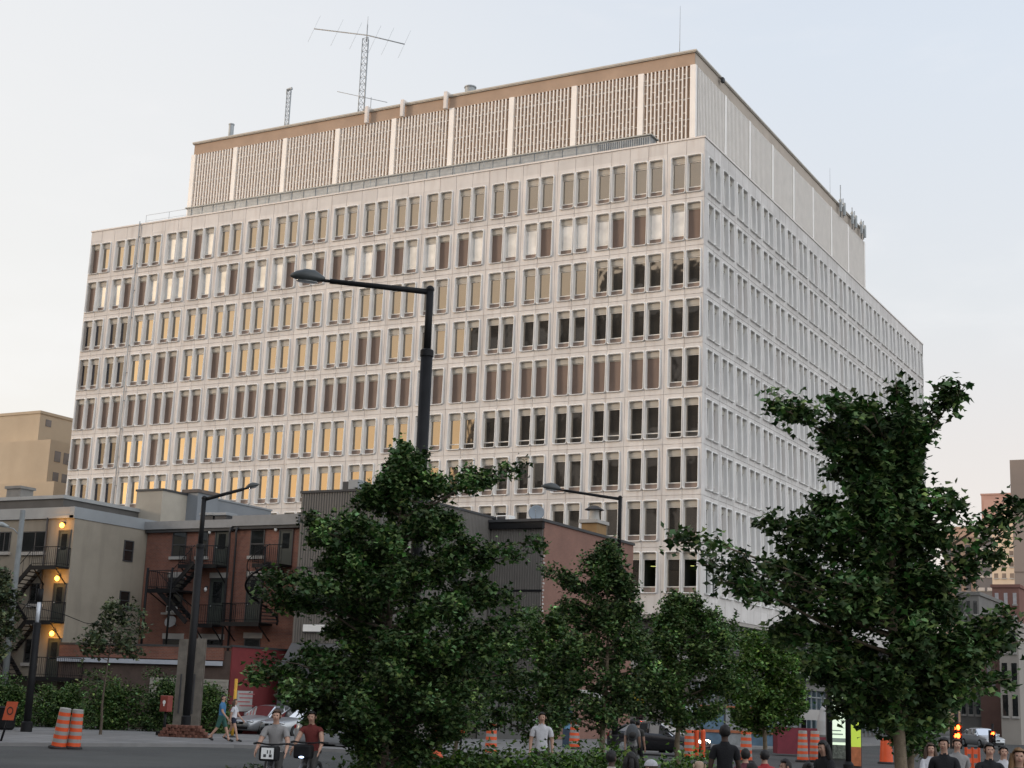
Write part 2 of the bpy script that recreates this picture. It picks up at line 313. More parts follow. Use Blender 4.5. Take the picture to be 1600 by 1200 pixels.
# ------------------------------------------------------------------ the office tower
TX, TY, TZ = -36.928, 94.735, 42.742
ROW, BAYB = 3.604, 3.022
LA, LB = 59.75, 67.0
tower = thing('office_tower', 'white precast concrete office tower with nine rows of paired windows and louvred top storey', 'office building', (TX, TY, 0))
def mA(u, v, d): return (TX-60+u, TY-d, v)          # u from 60 m left of the corner
def mB(u, v, d): return (TX+d, TY+u, v)
def rrect(cx, cy, hw, hh, r, n=3):
    out = []
    for sx, sy, a0 in ((1, 1, 0), (-1, 1, 90), (-1, -1, 180), (1, -1, 270)):
        for k in range(n+1):
            a = R(a0+90*k/n); out.append((cx+sx*(hw-r)+r*math.cos(a), cy+sy*(hh-r)+r*math.sin(a)))
    return out
FH, FW = 1.48, .624
def panel(mb, mp, uL, uR, uc, vB, vT, vc):
    g_, dp = .016, -.05
    x0, x1, y0, y1 = uc-FW, uc+FW, vc-FH, vc+FH
    a0, a1, b0, b1 = uL+g_, uR-g_, vB+g_, vT-g_
    x0 = max(x0, a0); x1 = min(x1, a1)
    P = lambda u, v, d=0: mp(u, v, d)
    def q(ua, va, ub, vb):
        if ub-ua > 1e-4 and vb-va > 1e-4: mb.quad(P(ua, va), P(ub, va), P(ub, vb), P(ua, vb))
    q(a0, b0, a1, y0); q(a0, y1, a1, b1); q(a0, y0, x0, y1); q(x1, y0, a1, y1)
    o = [(a0, b0), (a1, b0), (a1, b1), (a0, b1)]; e = [(uL, vB), (uR, vB), (uR, vT), (uL, vT)]
    for i in range(4):
        j = (i+1) % 4
        mb.quad(P(*o[i]), P(*o[i], dp), P(*o[j], dp), P(*o[j])); mb.quad(P(*o[i], dp), P(*e[i], dp), P(*e[j], dp), P(*o[j], dp))
    loops = []
    for ins, r, d in ((0, .15, 0.0), (.02, .14, .055), (.045, .13, .075), (.072, .12, .075), (.103, .11, .04), (.108, .11, -.305)):
        L = rrect(uc, vc, FW-ins, FH-ins, r)
        loops.append([P(u, v, d*(1+1.0*max(0, min(1, (vc-1.1-v)/.2)) if d > 0 else 1)) for u, v in L])
    n = len(loops[0]); vs = [p for L in loops for p in L]
    mb.add(vs, [(i*n+k, i*n+(k+1) % n, (i+1)*n+(k+1) % n, (i+1)*n+k) for i in range(len(loops)-1) for k in range(n)], 1)
    # the four rounded corners outside the frame
    for ci, (cx, cy) in enumerate(((uc+FW, vc+FH), (uc-FW, vc+FH), (uc-FW, vc-FH), (uc+FW, vc-FH))):
        arc = loops[0][ci*4:ci*4+4]; mb.add([P(cx, cy)]+arc, [(0, 1, 2), (0, 2, 3), (0, 3, 4)])
HW, HH = .512, 1.36
def window(mb, mp, uc, vc, st):
    """fittings of one window: 0 hood, 1 bars, 2 glass, 3 lower panel, 4 brown infill, 5 glass before a pale blind"""
    P = lambda u, v, d: mp(uc+u, vc+v, d)
    def bar(u0, u1, v0, v1, d0, d1, mi):
        c = [(u0, v0), (u1, v0), (u1, v1), (u0, v1)]
        mb.add([P(u, v, d1) for u, v in c]+[P(u, v, d0) for u, v in c], [(0, 1, 2, 3), (0, 4, 5, 1), (1, 5, 6, 2), (2, 6, 7, 3), (3, 7, 4, 0)], mi)
    w, t, bt = HW+.01, HH, -HH
    bar(-w, w, t-.40, t+.01, -.305, -.165, 0)
    if st == 'B':
        bar(-w, w, bt-.01, t-.40, -.305, -.268, 4); bar(-w, w, t-.47, t-.40, -.268, -.235, 0); return
    lo = bt+.40
    bar(-w, w, bt-.01, lo-.05, -.305, -.25, 6 if st == 'D' else 3)
    bar(-w, w, lo-.05, lo+.02, -.305, -.21, 1); bar(-w, w, t-.46, t-.40, -.305, -.21, 1)
    bar(-w, -w+.05, lo+.02, t-.46, -.305, -.225, 1); bar(w-.05, w, lo+.02, t-.46, -.305, -.225, 1)
    if st == 'L': return
    j = rng.normal(0, .0022, 4); z = -.268
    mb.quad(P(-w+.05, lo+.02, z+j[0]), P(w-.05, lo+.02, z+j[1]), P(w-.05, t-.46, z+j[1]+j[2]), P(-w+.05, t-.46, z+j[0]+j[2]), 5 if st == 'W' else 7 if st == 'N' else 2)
ROW1 = 'BWWBBWWWBWWBBWWBBBBWWBBWWBBWWBBWWBWWWBWBBW'[:0]+'BW WB BW WW BW WB BW WB WB BW WB BW WB BW BW WB WW WB BW WB'.replace(' ', '')
def state(side, r, bay, k):
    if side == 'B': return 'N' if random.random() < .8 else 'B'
    if r == 0: return 'B' if (bay, k) in ((0, 0), (4, 0)) else 'W' if (bay, k) in ((3, 0), (3, 1), (4, 1)) else 'G'
    if r == 1: return ROW1[bay*2+k]
    if r in (2, 3) and bay < 2 or r >= 5 and bay < 2 and (r, bay) != (5, 0): return 'N'  # left bays: reflected dark skyline put into the pane colour
    if r == 7 and bay in (4, 5, 6) and (bay+k) % 2: return 'N'  # reflected hills painted in as dark panes
    if r == 3: return 'B' if (bay, k) in ((3, 0), (3, 1), (5, 0), (10, 0), (10, 1)) else 'G'
    if r == 4: return 'B' if bay < 19 else 'G'
    if r == 5: return 'B' if (bay, k) in ((0, 0), (0, 1), (3, 0)) else ('D' if bay > 12 else 'G')
    if r == 8 and (bay, k) in ((18, 1), (19, 1)): return 'L'
    return 'G'
WM = [HOOD, WBAR, GLASS, LOWP, BROWN, GLASSB, GLASS, GLASS_DARKREFL]
wallA, wallB, rest = MB(), MB(), MB()
BOT = 8.30
cands = []
for side in 'AB':
    mp, mb = (mA, wallA) if side == 'A' else (mB, wallB)
    for r in range(9):
        vc = TZ-(1.3236+ROW*r)-1.41
        vT = TZ-.10 if r == 0 else TZ-(1.3236-.33+ROW*r); vB = BOT if r == 8 else TZ-(1.3236-.33+ROW*(r+1))
        for bay in range(20 if side == 'A' else 22):
            s0 = 60.09-3*(20-bay) if side == 'A' else .41+BAYB*bay
            wd = 3.0 if side == 'A' else BAYB
            for k in range(2):
                uc = s0+(.875 if k == 0 else 2.125)*wd/3
                uL, uR = s0+k*wd/2, s0+(k+1)*wd/2
                if side == 'A':
                    if bay == 0 and k == 0: uL = .25
                    if bay == 19 and k == 1: uR = 60
                elif bay == 0 and k == 0: uL = 0
                elif bay == 21 and k == 1: uR = LB
                panel(mb, mp, uL, uR, uc, vB, vT, vc)
                st = state(side, r, bay, k)
                p = mp(uc, vc, 0); cands.append((math.dist(p, CAMP) if side == 'A' else 999, side, r, bay, k, uc, vc, st))
fw1 = wallA.build('facade_wall', [CONC, FRAMEC], tower); fw2 = wallB.build('facade_wall', [CONCB, FRAMEC], tower)
cands.sort(key=lambda c: c[0])
wproto = {}
for i, (_, side, r, bay, k, uc, vc, st) in enumerate(cands):
    mp = mA if side == 'A' else mB
    if i >= 100 or side == 'B': window(rest, mp, uc, vc, st); continue
    b = MB(); window(b, mp, uc, vc, st)
    # pane is a sub-part
    gl = MB(); keep = MB(); keep.v = b.v; 
    for f, m_, s_ in zip(b.f, b.m, b.sm):
        t = gl if m_ in (2, 5, 7) else keep
        if t is gl: gl.add([b.v[j] for j in f], [(0, 1, 2, 3)], m_)
        else: keep.f.append(f); keep.m.append(m_); keep.sm.append(s_)
    wo_ = keep.build('window', WM, tower)
    if gl.f: gl.build('pane', WM, wo_)
ro = rest.build('window', WM, tower); ro['kind'] = 'stuff'
# lit ceiling tubes of the two rooms on the lowest row whose panes are left open to the room
room = MB(); tubes = MB()
for bay in (18, 19):
    s0 = 60.09-3*(20-bay); uc = s0+2.125; vc = TZ-(1.3236+ROW*8)-1.41
    def bx(u0, u1, v0, v1, d0, d1):
        c = [mA(u, v, d) for d in (d0, d1) for u, v in ((u0, v0), (u1, v0), (u1, v1), (u0, v1))]
        return c
    c = bx(uc-.6, uc+.6, vc-1.3, vc+1.3, -.31, -4.0)
    room.add(c, [(4, 5, 6, 7), (0, 4, 7, 3), (1, 2, 6, 5), (0, 1, 5, 4), (3, 7, 6, 2)])
    for dd in (1.3, 2.3): tubes.tube([mA(uc-.55, vc+.55-.22*dd+.33, -dd-.3), mA(uc+.5, vc+.50-.22*dd+.33, -dd-.3)], .03, 6)
room.build('office_room', mat('dim_room', (.03, .035, .03), .9), tower)
tubes.build('ceiling_tube', emit('tube_light', (.80, .85, .25), .55), tower)
ov = MB(); ov2 = []
# parapet coping, core, roof, corner strip
cp = MB(); cp.box(TX-LA-.06, TX+.07, TY-.07, TY+.38, TZ-.10, TZ+.02); cp.box(TX-.38, TX+.07, TY+.38, TY+LB+.06, TZ-.10, TZ+.02)
cp.box(TX-LA-.06, TX-LA+.38, TY+.38, TY+LB, TZ-.10, TZ+.02); cp.box(TX-LA+.38, TX-.38, TY+LB-.38, TY+LB+.06, TZ-.10, TZ+.02)
cp.build('coping', COPE, tower)
co = MB(); co.box(TX-LA, TX-.45, TY+4.4, TY+LB, BOT, TZ-.9); co.box(TX-LA, TX-4.4, TY+.45, TY+4.4, BOT, TZ-.9)
co.box(TX-4.4, TX-.45, TY+.45, TY+4.4, TZ-ROW*8-1, TZ-.9); co.box(TX-LA, TX-.05, TY+.06, TY+LB, BOT-.25, BOT)
co.box(TX-LA-.02, TX-LA+.30, TY+.04, TY+LB, BOT, TZ-.1); co.box(TX-LA, TX, TY+LB-.3, TY+LB-.02, BOT, TZ-.1)
co.build('core', mat('core_concrete', (.36, .33, .30), .9, .1, .3), tower)
po = MB(); po.box(TX-LA+.4, TX-.4, TY+.4, TY+LB-.4, TZ-.9, TZ-.85); po.build('roof', ROOFG, tower)
# corner and pier strips left by the window grid on the right side
st_ = MB(); st_.box(TX-.30, TX-.005, TY+.05, TY+.40, BOT, TZ-.1); st_.build('corner_post', CONC, tower)
# podium: louvre band, concrete band, glazed shop fronts
pd = MB(); pd.box(TX-LA, TX-.9, TY+1.2, TY+LB, .1, 3.9); pd.box(TX-LA, TX-.5, TY+.8, TY+LB, 3.9, BOT-.25); pd.build('podium_wall', mat('podium_concrete', (.20, .19, .18), .9, .12, .6), tower)
lv = MB()
for k in range(12):
    z = 5.9+k*.19
    lv.beam((TX-.42, TY+.3, z), (TX-.42, TY+LB-.5, z), .16, .05, 0); lv.beam((TX-LA+.3, TY+.72, z), (TX-.5, TY+.72, z), .05, .16, 0)
for k in range(12): lv.box(TX-.50, TX-.28, TY+.3+k*6.04, TY+.42+k*6.04, 5.7, BOT-.25)
lv.build('louvre', CHARC, tower)
bd = MB(); bd.box(TX-.9, TX+.05, TY-.05, TY+LB, 4.6, 5.65); bd.box(TX-LA, TX-.9, TY-.05, TY+.9, 4.6, 5.65); bd.build('canopy_band', mat('pale_band', (.38, .37, .36), .8, .1, 1), tower)
for k in range(11):
    y0 = TY+.4+k*6.04; b = MB()
    b.box(TX-.86, TX-.80, y0+.15, y0+5.9, .5, 4.55); w_ = b.build('shop_window', glassy('shop_glass', (.035, .06, .075), .12, var=.6), tower)
    f = MB()
    for q in range(5): f.box(TX-.80, TX-.72, y0+.1+q*1.42, y0+.18+q*1.42, .12, 4.55)
    f.box(TX-.80, TX-.72, y0+.1, y0+5.95, 3.3, 3.4); f.build('frame', STEEL, w_)
# downpipe on the left part of the facade
dpx = 60.09-3*18+.02
t = MB(); t.tube([mA(dpx, 6, .12), mA(dpx, TZ+.2, .12)], .04, 8)
for k in range(14): p = mA(dpx, 9+k*2.5, .06); t.box(p[0]-.1, p[0]+.1, p[1]-.05, p[1]+.1, p[2], p[2]+.06)
t.build('downpipe', STEEL, tower)

# ---- penthouse plant storey
PX, PY, PZ, PT = TX-2.0, TY+3.1, TZ-.85, 51.25
ST_ = 49.98
LPA, LPB = 49.4, 47.9
ph = MB(); ph.box(PX-LPA+.2, PX-.40, PY+.40, PY+LPB-.4, PZ, PT-.35); ph.box(PX-LPA+.12, PX-.16, PY+.16, PY+.40, ST_+.06, PT-.20); ph.build('penthouse_wall', PENTW, tower)
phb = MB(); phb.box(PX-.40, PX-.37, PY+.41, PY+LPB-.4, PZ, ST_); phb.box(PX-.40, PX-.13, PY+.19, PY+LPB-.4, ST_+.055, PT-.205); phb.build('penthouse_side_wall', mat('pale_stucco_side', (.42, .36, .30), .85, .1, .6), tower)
pc = MB(); pc.box(PX-LPA-.02, PX+.02, PY-.02, PY+LPB-.0, PT-.13, PT); pc.box(PX-LPA-.0, PX-.03, PY+.03, PY+LPB-.1, PT-.20, PT-.13); pc.build('penthouse_coping', mat('roof_edge', (.46, .425, .37), .7, .08, 1), tower)
pcs = MB()
pA = [-LPA, -44.3, -38.75, -33.1, -27.3, -21.6, -15.95, -10.3, -4.55, 0]
pB = [0, 6.5, 12.25, 18.1, 23.9, 29.7, 35.6, 41.4, 47.5]
ST_, SB = 49.98, TZ-.6
for i, u in enumerate(pA):
    b = MB(); w = .46; u0 = PX+u-(w if i == len(pA)-1 else w/2 if i else 0)
    b.box(u0, u0+w, PY-.02 if i < len(pA)-1 else PY-.02, PY+.38, SB, ST_+.03); b.build('pier', SLATW, tower)
for u in pB[1:]:
    b = MB(); b.box(PX-.38, PX+.02, PY+u-.23, PY+u+.23, SB, ST_+.03); b.build('pier', SLATW, tower)
def screen(a0, a1, fn, seed):
    b = MB(); n = max(4, round((a1-a0)/.315)); st = (a1-a0)/n
    for k in range(1, n):
        u = a0+k*st; fn(b, u-.044, u+.044, 0, .15, SB, ST_)
        z = SB+.5+(k % 2)*.42
        while z < ST_-.3: fn(b, u-st+.044, u-.044, .10, .14, z, z+.05); z += 1.05
    z = SB+.2
    while z < ST_: fn(b, a0, a1, .20, .24, z, z+.05); z += 1.68
    return b
def fnA(b, u0, u1, d0, d1, z0, z1): b.box(PX+u0, PX+u1, PY+d0, PY+d1, z0, z1)
def fnB(b, u0, u1, d0, d1, z0, z1): b.box(PX-d1, PX-d0, PY+u0, PY+u1, z0, z1)
for i in range(9):
    screen(pA[i]+(.46 if i == 0 else .23), pA[i+1]-(.46 if i == 8 else .23), fnA, i).build('louvre_screen', SLATW, tower)
for i in range(8):
    screen(pB[i]+(.05 if i == 0 else .23), pB[i+1]-.23, fnB, i).build('louvre_screen', SLATW, tower)
# long grey duct on the roof terrace in front of the louvres, with a thin guard rail
dk = thing('roof_duct', 'long grey metal duct lying along the foot of the louvred storey', 'duct', (TX-30, TY+1.6, TZ-.85))
d0, d1 = TX-57.5, TX-4.8
b = MB(); b.box(d0+8, d1, TY+1.1, TY+2.3, TZ-.5, TZ+1.2)
for k in range(36): b.box(d0+8.4+k*1.23, d0+8.45+k*1.23, TY+1.06, TY+1.1, TZ-.5, TZ+1.2)
for k in range(24): b.box(d1-4.4+k*.18, d1-4.32+k*.18, TY+1.03, TY+1.1, TZ-.5, TZ+1.1)
b.build('casing', STEEL, dk); b = MB(); b.box(d0+7.8, d1+.15, TY+.95, TY+2.4, TZ+1.2, TZ+1.30); b.build('lid', mat('duct_lid', (.36, .36, .33), .6, .1, 1), dk)
b = MB(); b.tube([(d0+4, TY+1.5, TZ-.1), (d0+8, TY+1.6, TZ+.3)], .2, 8); b.box(d0+2.0, d0+8, TY+1.3, TY+2.2, TZ-.6, TZ+.05); b.build('end_pipe', STEEL, dk)
rl = thing('guard_rail', 'thin metal guard rail on the left end of the tower roof', 'railing', (TX-50, TY+.8, TZ-.85))
b = MB()
for k in range(18): b.tube([(TX-54+k*2.7, TY+.75, TZ-.6), (TX-54+k*2.7, TY+.75, TZ+1.05)], .018, 5)
b.build('post', STEEL, rl)
b = MB(); b.tube([(TX-54, TY+.75, TZ+1.05), (TX-8.1, TY+.75, TZ+1.05)], .016, 5); b.tube([(TX-54, TY+.75, TZ+.5), (TX-8.1, TY+.75, TZ+.5)], .012, 5); b.tube([(TX-57.5, TY+.75, TZ+.22), (TX-54, TY+.75, TZ+.30)], .03, 5); b.build('rail', STEEL, rl)
# ---- masts, pipes and brackets on top
def ground_z(px, py, Y): p = aty(px, py, Y); return p
def lattice(name, label, px, py0, py1, Y, w, yagi):
    p0 = aty(px, py0, Y); p1 = aty(px, py1, Y); x, z1 = p0[0], p1[2]; z0 = PT
    t = thing(name, label, 'antenna', (x, Y, z0)); b = MB()
    c = [(x-w/2, Y-w/3, 0), (x+w/2, Y-w/3, 0), (x, Y+w/2, 0)]
    for cx, cy, _ in c: b.tube([(cx, cy, z0), (cx, cy, z1)], .045, 5)
    n = int((z1-z0)/(w*1.0))
    for k in range(n):
        za, zb = z0+(z1-z0)*k/n, z0+(z1-z0)*(k+1)/n
        for q in range(3):
            A, B = c[q], c[(q+1) % 3]
            b.tube([(A[0], A[1], za), (B[0], B[1], zb)], .022, 4); b.tube([(A[0], A[1], zb), (B[0], B[1], zb)], .02, 4)
    b.build('mast', STEEL, t); return t, x, z1
am, ax_, az_ = lattice('lattice_antenna', 'tall lattice mast with a long many-armed beam antenna on the roof', 566, 172, 62, PY+5, .62, True)
b = MB(); b.tube([(ax_, PY+5, az_-.3), (ax_, PY+5, az_+1.4)], .05, 6); b.tube([(ax_, PY+5, az_+1.4), (ax_, PY+5, az_+2.2)], .02, 5); b.build('top_pole', STEEL, am)
bp0, bp1 = aty(491, 45, PY+5), aty(632, 69, PY+5)
b = MB(); b.tube([bp0, (ax_, PY+5, az_+.35), bp1], .055, 6); b.build('boom', STEEL, am)
for fr in (0.0, .26, .47, .68, .82, 1.0):
    c = Vector(bp0).lerp(Vector(bp1), fr); b = MB(); dv = Vector(R0)*.50+Vector((0, 0, 1.35))
    b.tube([c-dv, c, c+dv], .010, 4); b.build('element', STEEL, am)
s1, sx_, sz_ = lattice('small_lattice_mast', 'short lattice mast with a small bracket head left of the tall antenna', 449, 194, 141, PY+5, .42, False)
b = MB(); b.beam((sx_-.35, PY+5, sz_), (sx_+.25, PY+5, sz_+.1), .2, .2); b.beam((sx_-.35, PY+5, sz_+.1), (sx_-.35, PY+5, sz_-.4), .08, .08); b.build('head', STEEL, s1)
w = aty(567, 150, PY+2.5); t = thing('side_aerial', 'slim bent aerial rod at the foot of the tall lattice mast', 'antenna', (w[0], PY+2.5, PT))
b = MB(); w2 = aty(527, 143, PY+2.5); w3 = aty(605, 160, PY+2.5); w4 = aty(580, 152, PY+2.5); b.tube([w2, w3], .03, 5); b.tube([(w4[0], PY+2.5, PT), w4], .03, 5); b.build('rod', STEEL, t)
for px, py, nm, lab, r_, cat in ((362, 194, 'vent_pipe', 'stubby grey vent pipe at the left end of the top roof', .24, 'pipe'), (735, 136, 'roof_vent', 'low pale vent cap in the middle of the top roof edge', .45, 'vent')):
    p = aty(px, py, PY+1.2); t = thing(nm, lab, cat, (p[0], PY+1.2, PT)); b = MB(); b.lathe([(r_, PT), (r_, p[2]-.1), (r_*1.15, p[2]-.1), (r_*1.15, p[2]), (0, p[2]+.03)], (p[0], PY+1.2, 0), 14); b.build('pipe', STEEL, t)
for px, lab in ((575, 'leftmost of three pale brackets hooked over the roof edge'), (630, 'middle of three pale brackets hooked over the roof edge'), (697, 'rightmost of three pale brackets hooked over the roof edge')):
    p = aty(px, 160, PY-.15); t = thing('roof_bracket', lab, 'bracket', (p[0], PY-.1, PT), 'brackets over the roof edge'); b = MB()
    b.bbox(p[0]-.16, p[0]+.16, PY-.34, PY-.06, PT-1.3, PT+.22, .03); b.bbox(p[0]-.16, p[0]+.16, PY-.06, PY+.7, PT+.01, PT+.22, .03); b.build('hook', COPE, t)
p = aty(1062, 74, PY+1.5); q = aty(1060, 10, PY+1.5); t = thing('whip_antenna', 'thin whip antenna standing near the top right roof corner', 'antenna', (p[0], PY+1.5, PT)); b = MB(); b.tube([(p[0], PY+1.5, PT), (p[0], PY+1.5, q[2])], [.03, .014], 5); b.build('rod', STEEL, t)
p = atx(1297, 305, PX-1); q = atx(1296, 262, PX-1); t = thing('thin_whip_antenna', 'very thin whip antenna on the far right roof edge', 'antenna', (PX-1, p[1], PT)); b = MB(); b.tube([(PX-1, p[1], PT), (PX-1, p[1], q[2])], [.028, .014], 5); b.build('rod', STEEL, t)
for i, (px, h, lab) in enumerate(((1310, 1.9, 'panel antenna cluster with one tall rod on the far roof edge'), (1328, .9, 'forked panel antenna pair on the far roof edge'), (1342, .7, 'panel antennas at the far end corner of the top storey'))):
    p = atx(px, 330, PX-.1); y = p[1]; t = thing('panel_antenna', lab, 'antenna', (PX-.1, y, PT), 'panel antennas on the far roof edge'); b = MB()
    b.tube([(PX+.12, y, PT-1.4), (PX+.12, y, PT+h)], .05, 6); b.tube([(PX+.12, y+.9, PT-1.2), (PX+.12, y+.9, PT+.8)], .05, 6); b.tube([(PX+.12, y-.6, PT+.1), (PX+.12, y+1.4, PT+.1)], .04, 6); b.build('mast', STEEL, t)
    for s in (-.4, .9):
        b = MB(); b.bbox(PX+.14, PX+.36, y+s-.16, y+s+.16, PT-1.0, PT+.3, .03); b.build('panel', mat('aerial_grey', (.34, .36, .36), .5), t)
p = atx(1126, 120, PX); t = thing('flood_light', 'small dark fitting clipped under the roof edge near the corner', 'lamp', (PX, p[1], PT-.3)); b = MB(); b.bbox(PX+.05, PX+.3, p[1]-.2, p[1]+.2, PT-.65, PT-.25, .04); b.tube([(PX, p[1], PT-.2), (PX+.2, p[1], PT-.3)], .04, 6); b.build('case', CHARC, t)
# ------------------------------------------------------------------ low-rise houses in front of the tower
def rectY(px0, py0, px1, py1, Y):
    """world x0,x1,z0,z1 of a rectangle seen between two picture points on the wall plane y=Y"""
    pym = (py0+py1)/2; pxm = (px0+px1)/2
    return aty(px0, pym, Y)[0], aty(px1, pym, Y)[0], aty(pxm, py1, Y)[2], aty(pxm, py0, Y)[2]
def win_y(parent, x0, x1, z0, z1, Y, mulls=(.5,), hor_=None, glass=DGLASS, frame=CHARC, sill=None, lintel=None, dep=.12, name='window'):
    """window on a wall whose outside faces -y"""
    b = MB(); b.box(x0, x1, Y-.02, Y+.04, z0, z1, 0); w = b.build(name, [glass], parent)
    f = MB(); t = .06
    f.box(x0-t, x0, Y-.05, Y+.03, z0-t, z1+t); f.box(x1, x1+t, Y-.05, Y+.03, z0-t, z1+t); f.box(x0, x1, Y-.05, Y+.03, z1, z1+t); f.box(x0, x1, Y-.05, Y+.03, z0-t, z0)
    for m in mulls: xm = x0+(x1-x0)*m; f.box(xm-.03, xm+.03, Y-.045, Y+.02, z0, z1)
    if hor_: zm = z0+(z1-z0)*hor_; f.box(x0, x1, Y-.04, Y+.02, zm-.03, zm+.03)
    f.build('frame', frame, w)
    if sill: s = MB(); s.box(x0-.15, x1+.15, Y-.14, Y+.02, z0-t-.17, z0-t); s.build('sill', sill, w)
    if lintel: s = MB(); s.box(x0-.15, x1+.15, Y-.035, Y+.02, z1+t, z1+t+.30); s.build('lintel', lintel, w)
    return w
def door_y(parent, x0, x1, z0, z1, Y, m=DOORG, lintel=None, glassy_=True):
    b = MB(); b.box(x0, x1, Y-.03, Y+.04, z0, z1); d = b.build('door', m, parent)
    f = MB(); f.box(x0-.07, x0, Y-.06, Y+.03, z0, z1+.07); f.box(x1, x1+.07, Y-.06, Y+.03, z0, z1+.07); f.box(x0, x1, Y-.06, Y+.03, z1, z1+.07)
    f.build('frame', CHARC, d)
    if glassy_: q = MB(); q.box(x0+.18, x1-.18, Y-.04, Y-.02, z0+.48*(z1-z0), z1-.15); q.build('pane', DGLASS, d)
    h = MB(); h.ell((x0+.12, Y-.08, z0+1.0), (.035, .05, .035), 8, 6); h.build('handle', STEEL, d)
    if lintel: s = MB(); s.box(x0-.15, x1+.15, Y-.035, Y+.02, z1+.07, z1+.36); s.build('lintel', lintel, d)
    return d
def railing(b, p, q, h=1.0, n=None, r=.014):
    p, q = Vector(p), Vector(q); L = (q-p).length; n = n or max(2, int(L/.13))
    up = Vector((0, 0, h))
    b.tube([p+up, q+up], .022, 5); b.tube([p+up*.12, q+up*.12], .014, 4)
    for k in range(n+1):
        c = p.lerp(q, k/n); b.tube([c, c+up], (r if k % 6 else .022), 4, cap=False)
def flight(parent, p, q, w=.75, rail=True, wy=None):
    """steel stair flight from p (low) to q (high); runs in x, its width goes towards -y"""
    p, q = Vector(p), Vector(q); b = MB(); wv = Vector((0, -w, 0))
    for o in (Vector((0, 0, 0)), wv): b.beam(p+o, q+o, .06, .24)
    n = max(4, int(abs(q.z-p.z)/.2))
    for k in range(n): c = p.lerp(q, (k+.5)/n); b.box(c.x-.13, c.x+.13, c.y-w, c.y, c.z-.02, c.z+.02)
    f = b.build('flight', DARKM, parent); r = MB()
    for o in (wv,):
        r.tube([p+o+Vector((0, 0, .95)), q+o+Vector((0, 0, .95))], .022, 5)
        for k in range(0, n+1, 2): c = p.lerp(q, k/n)+o; r.tube([c, c+Vector((0, 0, .95))], .014, 4, cap=False)
    r.build('handrail', DARKM, f); return f
def landing(parent, x0, x1, y0, y1, z, sides='flr', drop=None):
    b = MB(); b.box(x0, x1, y0, y1, z-.12, z-.02); b.box(x0, x1, y0-.03, y0, z-.22, z); b.beam((x0+.1, y1, z-.95), (x0+.1, y0+.1, z-.15), .05, .05); b.beam((x1-.1, y1, z-.95), (x1-.1, y0+.1, z-.15), .05, .05)
    l = b.build('landing', DARKM, parent); r = MB()
    if 'f' in sides: railing(r, (x0, y0, z), (x1, y0, z))
    if 'l' in sides: railing(r, (x0, y0, z), (x0, y1, z))
    if 'r' in sides: railing(r, (x1, y0, z), (x1, y1, z))
    if r.v: r.build('railing', DARKM, l)
    return l
# ---- beige house with three lit back doors
BY = 58.6; bx1 = aty(118, 800, BY)[0]; bx0 = bx1-16; bz = 11.45
beige = thing('beige_house', 'beige painted brick house with three lamp-lit back doors and a dark flat roof', 'house', (bx1-8, BY+4, 0))
b = MB(); b.box(bx0, bx1, BY, BY+13, 0, bz-.55); b.build('wall', BEIGE, beige)
b = MB(); b.box(bx0-.1, bx1, BY-.12, BY+.4, bz-.55, bz-.40); b.box(bx0-.1, bx1-.02, BY-.08, BY+.4, bz-.40, bz+.06); bo = b.build('roof_edge', mat('pale_flashing', (.30, .305, .30), .6, .1, 1), beige)
b = MB(); b.box(bx1-.3, bx1+.05, BY-.12, BY+13, bz-.56, bz+.06); b.build('side_flashing', GREYM, beige)
b = MB(); b.box(bx0, bx1-.25, BY+.3, BY+13, bz-.6, bz-.1); rf = b.build('roof', ROOFG, beige)
sx = aty(100, 775, BY+1.8)
b = MB(); b.box(bx0, sx[0], BY+1.8, BY+12.5, bz-.2, sx[2]-.14, 0); b.box(bx0, sx[0]+.1, BY+1.7, BY+12.5, sx[2]-.14, sx[2]+.06, 1); b.build('attic', [mat('dark_slate', (.085, .08, .075), .7, .15, 1), mat('pale_flashing', (0, 0, 0))], beige)
c0, c1 = aty(10, 772, BY+4), aty(33, 760, BY+4); b = MB(); b.box(c0[0], c1[0], BY+4, BY+5, bz, c1[2]-.12); b.box(c0[0]-.1, c1[0]+.1, BY+3.9, BY+5.1, c1[2]-.12, c1[2]+.04); b.build('chimney', mat('chimney_render', (.20, .19, .175), .9, .15, 2), beige)
dxs = []
for (a, t_, c, d) in ((91.5, 830, 107.5, 886), (83.5, 913, 100, 971), (75, 999, 92, 1058)):
    x0, x1, z0, z1 = rectY(a, t_, c, d, BY); door_y(beige, x0, x1, z0, z1, BY); dxs.append((x0, x1, z0, z1))
for (a, t_, c, d), ml in (((36, 832, 71, 861), (.55,)), ((-24, 833, 15, 861), (.6, .8)), ((48, 913, 66, 942), (.5,)), ((40, 1000, 58, 1034), (.5,))):
    x0, x1, z0, z1 = rectY(a, t_, c, d, BY); win_y(beige, x0, x1, z0, z1, BY, ml, sill=SILL)
for (ya, yb, xp0, xp1) in ((846, 876, 194, 206.5), (925, 953, 187, 200)):      # windows on the blank side wall
    a_, c_ = atx(xp0, (ya+yb)/2, bx1), atx(xp1, (ya+yb)/2, bx1); z1 = atx((xp0+xp1)/2, ya, bx1)[2]; z0 = atx((xp0+xp1)/2, yb, bx1)[2]
    b = MB(); b.box(bx1-.05, bx1+.015, a_[1], c_[1], z0, z1); w_ = b.build('window', DGLASS, beige)
    f = MB()
    for yy in (a_[1]-.06, c_[1]): f.box(bx1-.02, bx1+.05, yy, yy+.06, z0-.06, z1+.06)
    for zz in (z0-.06, z1, (z0+z1)/2): f.box(bx1-.02, bx1+.045, a_[1], c_[1], zz, zz+.06)
    f.build('frame', CHARC, w_)
b = MB(); p0 = aty(78, 800, BY); b.tube([(p0[0], BY-.1, bz-.5), (p0[0], BY-.1, .5)], .06, 6); b.build('downpipe', CHARC, beige)
